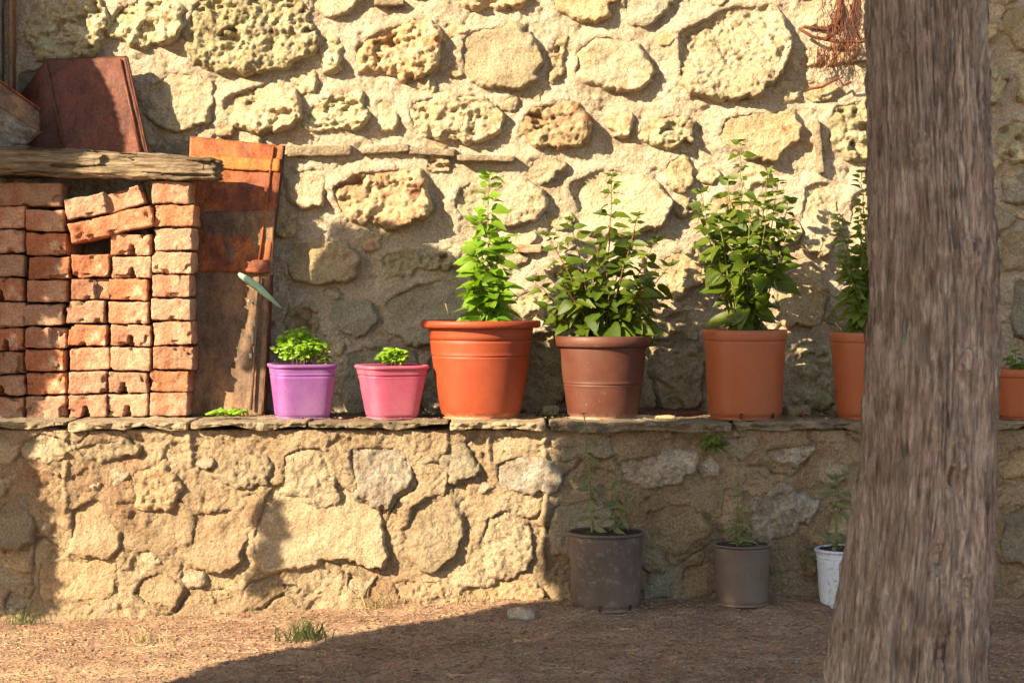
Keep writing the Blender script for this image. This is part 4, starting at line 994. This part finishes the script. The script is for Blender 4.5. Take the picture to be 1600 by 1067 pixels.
# ------------------------------------------------------------------ litter, gravel, grass
def chips(name, n, fn, smin, smax, mats, seed, flat=.5):
    r_ = random.Random(seed); bags = {m: Bag() for m in mats}
    base = [(1, 0, 0), (-1, 0, 0), (0, 1, 0), (0, -1, 0), (0, 0, 1), (0, 0, -1)]
    tri = [(0, 2, 4), (2, 1, 4), (1, 3, 4), (3, 0, 4), (2, 0, 5), (1, 2, 5), (3, 1, 5), (0, 3, 5)]
    for i in range(n):
        p = fn(r_); s = smin + (smax - smin) * r_.random() ** 2.5; a = r_.uniform(0, 6.28); el = r_.uniform(.5, 1.4)
        c, sn = math.cos(a), math.sin(a); v = []
        for q in base:
            x, y, z = q[0] * s * el * r_.uniform(.7, 1.2), q[1] * s * r_.uniform(.6, 1.1), q[2] * s * flat * r_.uniform(.6, 1.2)
            v.append((p[0] + x * c - y * sn, p[1] + x * sn + y * c, p[2] + z))
        bags[mats[int(r_.random() ** 1.5 * len(mats)) % len(mats)]].add(v, tri)
    for i, (m, bgx) in enumerate(bags.items()):
        if bgx.v: tag(bgx.build(name, M[m], None, False), kind='stuff')
def gpt(r_):
    y = 3.85 + 1.42 * r_.random(); x = r_.uniform(-.31, .31) * y * 1.05; return (x, y, ground_z(x, y) + .001)
chips('gravel', 32000, gpt, .0018, .0075, ['soil', 'low_b', 'soil', 'mortar_low', 'brick', 'white'], 3)
def lpt(r_):
    y = r_.uniform(5.36, 5.68) if r_.random() < .45 else r_.uniform(5.56, 5.69); x = r_.uniform(-.72, 1.6); return (x, y, ZL + .003)
chips('ledge_debris', 1500, lpt, .002, .008, ['pot_soil', 'soil', 'mortar', 'straw'], 5)
# fallen needles and straw
r_ = random.Random(8); bag = Bag()
for i in range(4200):
    x, y, z = gpt(r_); a = r_.uniform(0, 3.14); ln = r_.uniform(.008, .028); d = Vector((math.cos(a), math.sin(a), r_.uniform(-.1, .25))) * ln; s = Vector((-math.sin(a), math.cos(a), 0)) * .0008
    p = Vector((x, y, z + .003)); q = p + d
    bag.add([p - s, p + s, q + s * .5, q - s * .5, p + Vector((0, 0, .0012))], [(0, 1, 2, 3), (0, 3, 4), (1, 4, 2)])
tag(bag.build('straw_litter', M['straw'], None, False), kind='stuff')
def tuft(px, py, h, n, label, mt, seed, spread=.03):
    Yb_ = min(CZ * F / (py - HY), 5.24); x0 = (px - 800) * k(Yb_); r_ = random.Random(seed); bag = Bag()
    for i in range(n):
        x, y = x0 + r_.gauss(0, spread), Yb_ + r_.gauss(0, spread * .5); z = ground_z(x, y); lean = Vector((r_.gauss(0, .5), r_.gauss(-.1, .4), 1)).normalized(); ln = h * r_.uniform(.35, 1)
        p = Vector((x, y, z)); w_ = r_.uniform(.0008, .0018); s = Vector((w_, .0004, 0)); m_ = p + lean * ln * .55; q = p + lean * ln + Vector((lean.x * ln * .4, 0, -ln * .15))
        bag.add([p - s, p + s, m_ + s * .8, m_ - s * .8, q, p + Vector((0, .0012, 0)), m_ + Vector((0, .001, 0))], [(0, 1, 2, 3), (3, 2, 4), (0, 3, 6, 5), (5, 6, 2, 1)])
    o = bag.build('grass_tuft', M[mt], None, False); recenter(o, (x0, Yb_, 0)); tag(o, label, 'grass tuft')
tuft(480, 990, .085, 110, 'green and straw grass tuft on the sunlit ground below the wall crack', 'leaf_dull', 1, .028)
tuft(590, 935, .09, 60, 'dry grass tuft at the foot of the low wall, left of the middle', 'straw', 2, .03)
tuft(225, 985, .06, 50, 'small dry grass tuft in the sun at the lower left', 'straw', 3, .03)
tuft(30, 950, .06, 40, 'small grass tuft against the low wall at the left edge', 'leaf_dull', 4, .03)
tuft(735, 930, .06, 36, 'sparse dry grass tuft at the wall foot where the sunlight ends', 'straw', 5, .03)
def grock(px, py, size, mat, label, seed):
    Yb_ = CZ * F / (py - HY); x = (px - 800) * k(Yb_); z = ground_z(x, Yb_)
    me = rough_box('rock', (x, Yb_, z + size[2] * .15), size, (12, 10, 6), min(size) * .4, min(size) * .25, 24, seed); o = link('rock', me, M[mat]); recenter(o, (x, Yb_, z)); tag(o, label, 'rock')
grock(815, 962, (.075, .06, .03), 'mortar', 'flat pale rock on the ground left of the black nursery pot', 1)

# ------------------------------------------------------------------ the tree in front
def trunk_tree():
    Yt = 3.2; kk = k(Yt)
    rows = [(-1200, 1372, 1510), (-500, 1362, 1526), (0, 1350, 1537), (200, 1357, 1545), (400, 1361, 1556), (500, 1360, 1558), (560, 1356, 1557), (680, 1349, 1553), (780, 1336, 1552), (880, 1318, 1549), (980, 1301, 1543), (1067, 1288, 1541), (1160, 1272, 1546), (1262, 1250, 1560), (1290, 1240, 1566)]
    ys = np.array([r[0] for r in rows], float); lf = np.array([r[1] for r in rows], float); rt = np.array([r[2] for r in rows], float)
    py = np.concatenate([np.arange(-1200, -80, 16), np.arange(-80, 1100, 2.2), np.arange(1100, 1291, 8)])
    l, r = np.interp(py, ys, lf), np.interp(py, ys, rt)
    n = 300; th = np.linspace(0, 2 * np.pi, n, endpoint=False)
    TH, PY = np.meshgrid(th, py, indexing='ij')
    cx = ((l + r) / 2 - 800) * kk; rad = (r - l) / 2 * kk; z = CZ - (py - HY) * kk
    Zz = np.broadcast_to(z, TH.shape); R = np.broadcast_to(rad, TH.shape).copy(); CX = np.broadcast_to(cx, TH.shape)
    def per(fr, zf, off, tw=0.0):     # noise on the cylinder, seamless
        t2 = TH + tw * Zz
        a = pn(np.cos(t2) * fr + off + 3 * Zz * zf * .0, Zz * zf + np.sin(t2) * fr + off)
        b_ = pn(np.sin(t2) * fr - off, Zz * zf * 1.07 + off * 2 - np.cos(t2) * fr)
        return (a + b_) * .7
    ridge = 1 - np.abs(per(9, 3.0, 4, .25)) * 2.2
    ridge2 = 1 - np.abs(per(20, 7.0, 9, .25)) * 2.2
    lobes = per(1.6, 1.2, 2, .2)
    R -= 0.011
    R += 0.011 * lobes + 0.0075 * ridge + 0.0055 * ridge2 + 0.0030 * (1 - np.abs(per(38, 9, 15, .25)) * 2.2) + 0.0025 * per(30, 26, 5) + .0055 * per(7, 10, 7) + .0016 * per(90, 22, 3) + .004 * (ridged(TH * 3.0 + 1.2 * Zz, Zz * 14, 2) - .6) + .0014 * per(60, 60, 3)
    ang0 = -math.pi / 2
    for (kx, ky, rr, am) in ((1480, 700, 16, .012), (1490, 560, 12, .009), (1446, 860, 12, -.014), (1500, 390, 10, .008), (1418, 240, 12, .009), (1470, 740, 9, -.012), (1490, 900, 12, .008), (1395, 75, 11, .008), (1456, 1000, 14, -.012)):
        i0 = np.interp(ky, py, np.arange(len(py))); cxx = np.interp(ky, py, (l + r) / 2); rw = np.interp(ky, py, (r - l) / 2)
        s_ = max(-.95, min(.95, (kx - cxx) / rw)); tk = -math.pi / 2 + math.asin(s_)
        dth = (TH - tk + np.pi) % (2 * np.pi) - np.pi
        dd = np.sqrt((dth * R / kk / rr) ** 2 + ((PY - ky) / (rr * 1.5)) ** 2)
        R += am * np.exp(-dd ** 2) - (am * .9) * np.exp(-(dd * 2.2) ** 2) * (am > 0) + .003 * np.sin(dd * 9) * np.exp(-(dd / 1.7) ** 2)
    # a long seam down the lower half
    dth = TH - (-math.pi / 2 + .16); R -= .012 * np.exp(-(dth / .05) ** 2) * sstep(480, 620, PY)
    X_ = CX + R * np.cos(TH); Y_ = Yt + R * np.sin(TH) * .95
    Vv = np.stack([X_, Y_, Zz], -1)
    i = np.arange(n)[:, None]; j = np.arange(len(py) - 1)[None, :]; N2 = len(py)
    a = i * N2 + j; b_ = ((i + 1) % n) * N2 + j
    f = np.stack([a, a + 1, b_ + 1, b_], -1).reshape(-1, 4)
    base = Vector((float(cx[-1]), Yt, 0))
    root = empty('conifer_tree', base, 'large furrowed grey-brown conifer trunk standing in front of the wall at the right', 'tree')
    link('trunk', mesh('trunk', Vv.reshape(-1, 3), f), M['bark'], root)
    top = Vector((float(cx[0]), Yt, float(z[0])))
    # limbs and crown well above the frame
    r_ = random.Random(5); crown = Bag()
    for q in range(11):
        a_ = q * 2.4; h = top.z - .35 + q * .06; p0 = Vector((top.x, Yt, h)); ln = r_.uniform(.7, 1.2); d = Vector((math.cos(a_), math.sin(a_), .5)).normalized()
        pts = [p0, p0 + d * ln * .5, p0 + d * ln + Vector((0, 0, .15))]
        Bag().tube(pts, [.045, .028, .012], 8).build('limb', M['bark'], root)
        for m in range(260):
            c = pts[0].lerp(pts[2], r_.uniform(.3, 1.1)) + Vector((r_.gauss(0, .16), r_.gauss(0, .16), r_.gauss(.1, .16)))
            for e in range(2):
                u = Vector((r_.gauss(0, 1), r_.gauss(0, 1), r_.gauss(0, 1))).normalized(); v = u.orthogonal().normalized(); s = r_.uniform(.03, .06)
                crown.add([c - u * s, c + v * s * .3, c + u * s, c - v * s * .3], [(0, 1, 2, 3)])
    o = crown.build('crown', M['leaf_tree'], root, False); o['kind'] = 'stuff'
trunk_tree()

# ------------------------------------------------------------------ leaf screens added left of the view, shaped to cast the shade
def to_wall(p):
    """follow the light from a point to the plane of the back wall -> x, z there"""
    t = (YW - p.y) / L.y; q = p + L * t; return (q.x, q.z)
def gp(px, py):
    Y_ = CZ * F / (py - HY); return to_wall(Vector(((px - 800) * k(Y_), Y_, 0)))
def wp_(Yp, P): return [to_wall(at(x, y, Yp)) for x, y in P]
SHADE = [
 wp_(YW, [(-700, -330), (140, -330), (158, 60), (176, 88), (212, 130), (262, 205), (300, 290), (296, 352), (-700, 352)]),
 wp_(YW, [(474, 326), (528, 352), (640, 368), (712, 400), (790, 468), (880, 568), (925, 640), (478, 640), (458, 420), (458, 335)]),
 wp_(YW, [(1470, -330), (3200, -330), (3200, 800), (1470, 800), (1440, 500)]),
 wp_(YB, [(-500, 240), (150, 225), (128, 290), (106, 330), (100, 400), (102, 470), (60, 505), (92, 535), (98, 560), (60, 590), (62, 620), (40, 655), (-500, 655)]),
 wp_(5.28, [(-500, 655), (52, 655), (54, 730), (72, 800), (78, 880), (88, 962), (-500, 962)]),
 wp_(YW, [(1190, 640), (1205, 575), (1240, 545), (1350, 545), (3200, 545), (3200, 900), (1240, 900), (1236, 655)]),
 wp_(5.28, [(884, 655), (868, 700), (862, 780), (850, 830), (835, 880), (868, 925), (848, 945), (3200, 945), (3200, 655)]),
 [gp(-300, 1110), gp(0, 1088), gp(200, 1055), gp(320, 1022), gp(400, 1010), gp(480, 996), gp(560, 980), gp(700, 962), gp(842, 944), gp(1000, 938), gp(2400, 925), gp(3600, 1400), gp(-300, 1400)],
 wp_(5.28, [(392, 800), (420, 775), (452, 830), (450, 900), (430, 930), (398, 930)]),
 wp_(YW, [(884, -60), (905, -60), (948, 30), (940, 36)]),
]
TRUNKSH = [wp_(3.1, [(1180, -400), (1640, -400), (1640, 1290), (1180, 1290)])]
LIT = [
 wp_(YW, [(300, 10), (1340, 0), (1340, 300), (1160, 520), (880, 520), (720, 380), (560, 330), (440, 260)]),
 wp_(5.45, [(425, 560), (520, 560), (520, 655), (425, 655)]), wp_(5.36, [(560, 560), (830, 510), (830, 655), (560, 655)]),
 wp_(5.45, [(710, 290), (820, 290), (820, 510), (710, 510)]),
 wp_(5.36, [(900, 530), (1010, 530), (1005, 655), (900, 655)]),
 wp_(5.44, [(870, 270), (1040, 270), (1040, 520), (870, 520)]), wp_(5.43, [(1090, 220), (1240, 220), (1235, 500), (1100, 500)]),
 wp_(5.59, [(368, 345), (434, 345), (414, 430), (409, 640), (366, 640)]), wp_(5.64, [(300, 215), (443, 228), (443, 272), (345, 272)]),
 wp_(5.45, [(160, 235), (344, 235), (344, 284), (303, 290), (300, 650), (118, 650), (118, 400)]),
 wp_(5.28, [(100, 670), (380, 670), (840, 670), (840, 870), (800, 935), (470, 930), (470, 780), (380, 760), (380, 930), (110, 950)]),
]
rs = np.random.RandomState(5)
def sample(polys, lits, lsize, depth):
    """leaf places and sizes that cover the polygons so many leaves deep"""
    out = []; dens = depth / (1.24 * (lsize * 1.0) ** 2)
    for P in polys:
        big = lsize > .015
        A = np.array(P); lo, hi = A.min(0), A.max(0); hi = np.minimum(hi, (4.2, 3.5)); lo = np.maximum(lo, (-4, -3.2))
        n = int((hi - lo).prod() * dens); pts = lo + rs.rand(n, 2) * (hi - lo)
        ok = sdf(P, pts[:, 0], pts[:, 1]) + (.026 * fbm(pts[:, 0] * 7, pts[:, 1] * 7, 3) if big else 0) > lsize * .45
        for Q in lits: ok &= ~(sdf(Q, pts[:, 0], pts[:, 1]) > -lsize * .6)
        out.append(pts[ok])
    return np.concatenate(out)
def blocker_points(pts, margin, lsize, thick=.5):  # carries the shadow outlines back toward the sun, outside the view
    tmin = (pts[:, 0] + 1.73) / .8365
    t = np.maximum(tmin, .8) + margin + thick * rs.rand(len(pts))
    p = np.stack([pts[:, 0], np.full(len(pts), YW), pts[:, 1]], -1) - t[:, None] * np.array(L)
    return np.concatenate([p, lsize * (.75 + .5 * rs.rand(len(pts)))[:, None]], 1)
P0 = blocker_points(sample(SHADE[:2] , LIT, .011, 5.0), .35, .011, .3)
P1 = blocker_points(sample(SHADE[2:], LIT, .022, 3.6), .7, .022)
P2 = blocker_points(sample(TRUNKSH, [], .03, 3.0), 1.2, .03)
print('LEAVES', len(P0), len(P1), len(P2))
P1 = np.concatenate([P0, P1])
PP = np.concatenate([P1, P2]); PP = PP[PP[:, 2] > .12]
edges = [-9, 1.9, 3.0, 4.0, 9]
labels = ['leafy tree out of frame at the near left, closest to the camera side', 'leafy tree out of frame on the left, second from the camera', 'leafy tree out of frame on the left, third from the camera', 'leafy tree out of frame on the left, nearest to the stone wall']
for q in range(4):
    sel = PP[(PP[:, 1] >= edges[q]) & (PP[:, 1] < edges[q + 1])]; lsz = sel[:, 3:4]; sel = sel[:, :3]
    if not len(sel): continue
    cxy = sel.mean(0); base = Vector((float(sel[:, 0].min()) - .12, float(cxy[1]), 0))
    base.x = (-2.1 if cxy[1] > 3.0 else 2.1) - L.x / L.y * (YW - float(cxy[1]))
    root = empty('shade_tree', base, labels[q], 'tree', 'trees shading the yard from the left')  # unseen tree-like blocker, added only to shape the sunlight
    n = len(sel); u = rs.randn(n, 3); u /= np.linalg.norm(u, axis=1)[:, None]
    # leaves turned roughly square to the sun, to block it
    Ld = np.array(L); v = np.cross(u, Ld + .35 * rs.randn(n, 3)); v /= np.linalg.norm(v, axis=1)[:, None]; u2 = np.cross(v, Ld); u2 /= np.linalg.norm(u2, axis=1)[:, None]
    s = lsz
    Vv = np.stack([sel - u2 * s, sel + v * s * .62, sel + u2 * s, sel - v * s * .62], 1).reshape(-1, 3)
    o = link('crown', mesh('crown', Vv, np.arange(4 * n).reshape(-1, 4)), M['leaf_tree'], root, False); o['kind'] = 'stuff'  # leaf quads laid out from the shadow outlines, lit areas left open
    ym = float(cxy[1]); top = float(np.percentile(sel[:, 2], 90))
    xm = -2.1 if ym > 3.0 else 2.1                 # where the trunk's shadow meets the wall
    root.location.x = xm - L.x / L.y * (YW - ym); base = Vector(root.location)
    tb = Bag(); tb.tube([base, base + Vector((.02, 0, top * .5)), base + Vector((-.02, .03, top * .9))], [.10, .075, .03], 12); tb.build('trunk', M['bark'], root)  # added trunk and limbs, their shadows kept off the lit areas
    made = 0
    for m in range(400):
        tgt = Vector(sel[rs.randint(n)]); st = base + Vector((0, 0, min(top * .85, max(.4, tgt.z * .7))))
        mid = st.lerp(tgt, .5) + Vector((0, 0, .04)); ok = True
        for a_, b_ in ((st, mid), (mid, tgt)):
            for u_ in np.linspace(0, 1, 14):
                x_, z_ = to_wall(a_.lerp(b_, u_)); x_ = np.array([x_]); z_ = np.array([z_])
                if x_[0] < -1.75 or x_[0] > 4.3: continue
                if not any(sdf(P, x_, z_)[0] > .02 for P in SHADE + TRUNKSH) or any(sdf(P, x_, z_)[0] > -.02 for P in LIT): ok = False; break
            if not ok: break
        if ok:
            Bag().tube([st, mid, tgt], [.02, .013, .004], 6).build('limb', M['bark'], root); made += 1
            if made == 6: break
    print('TREE', q, len(sel), made, [round(v, 2) for v in base])
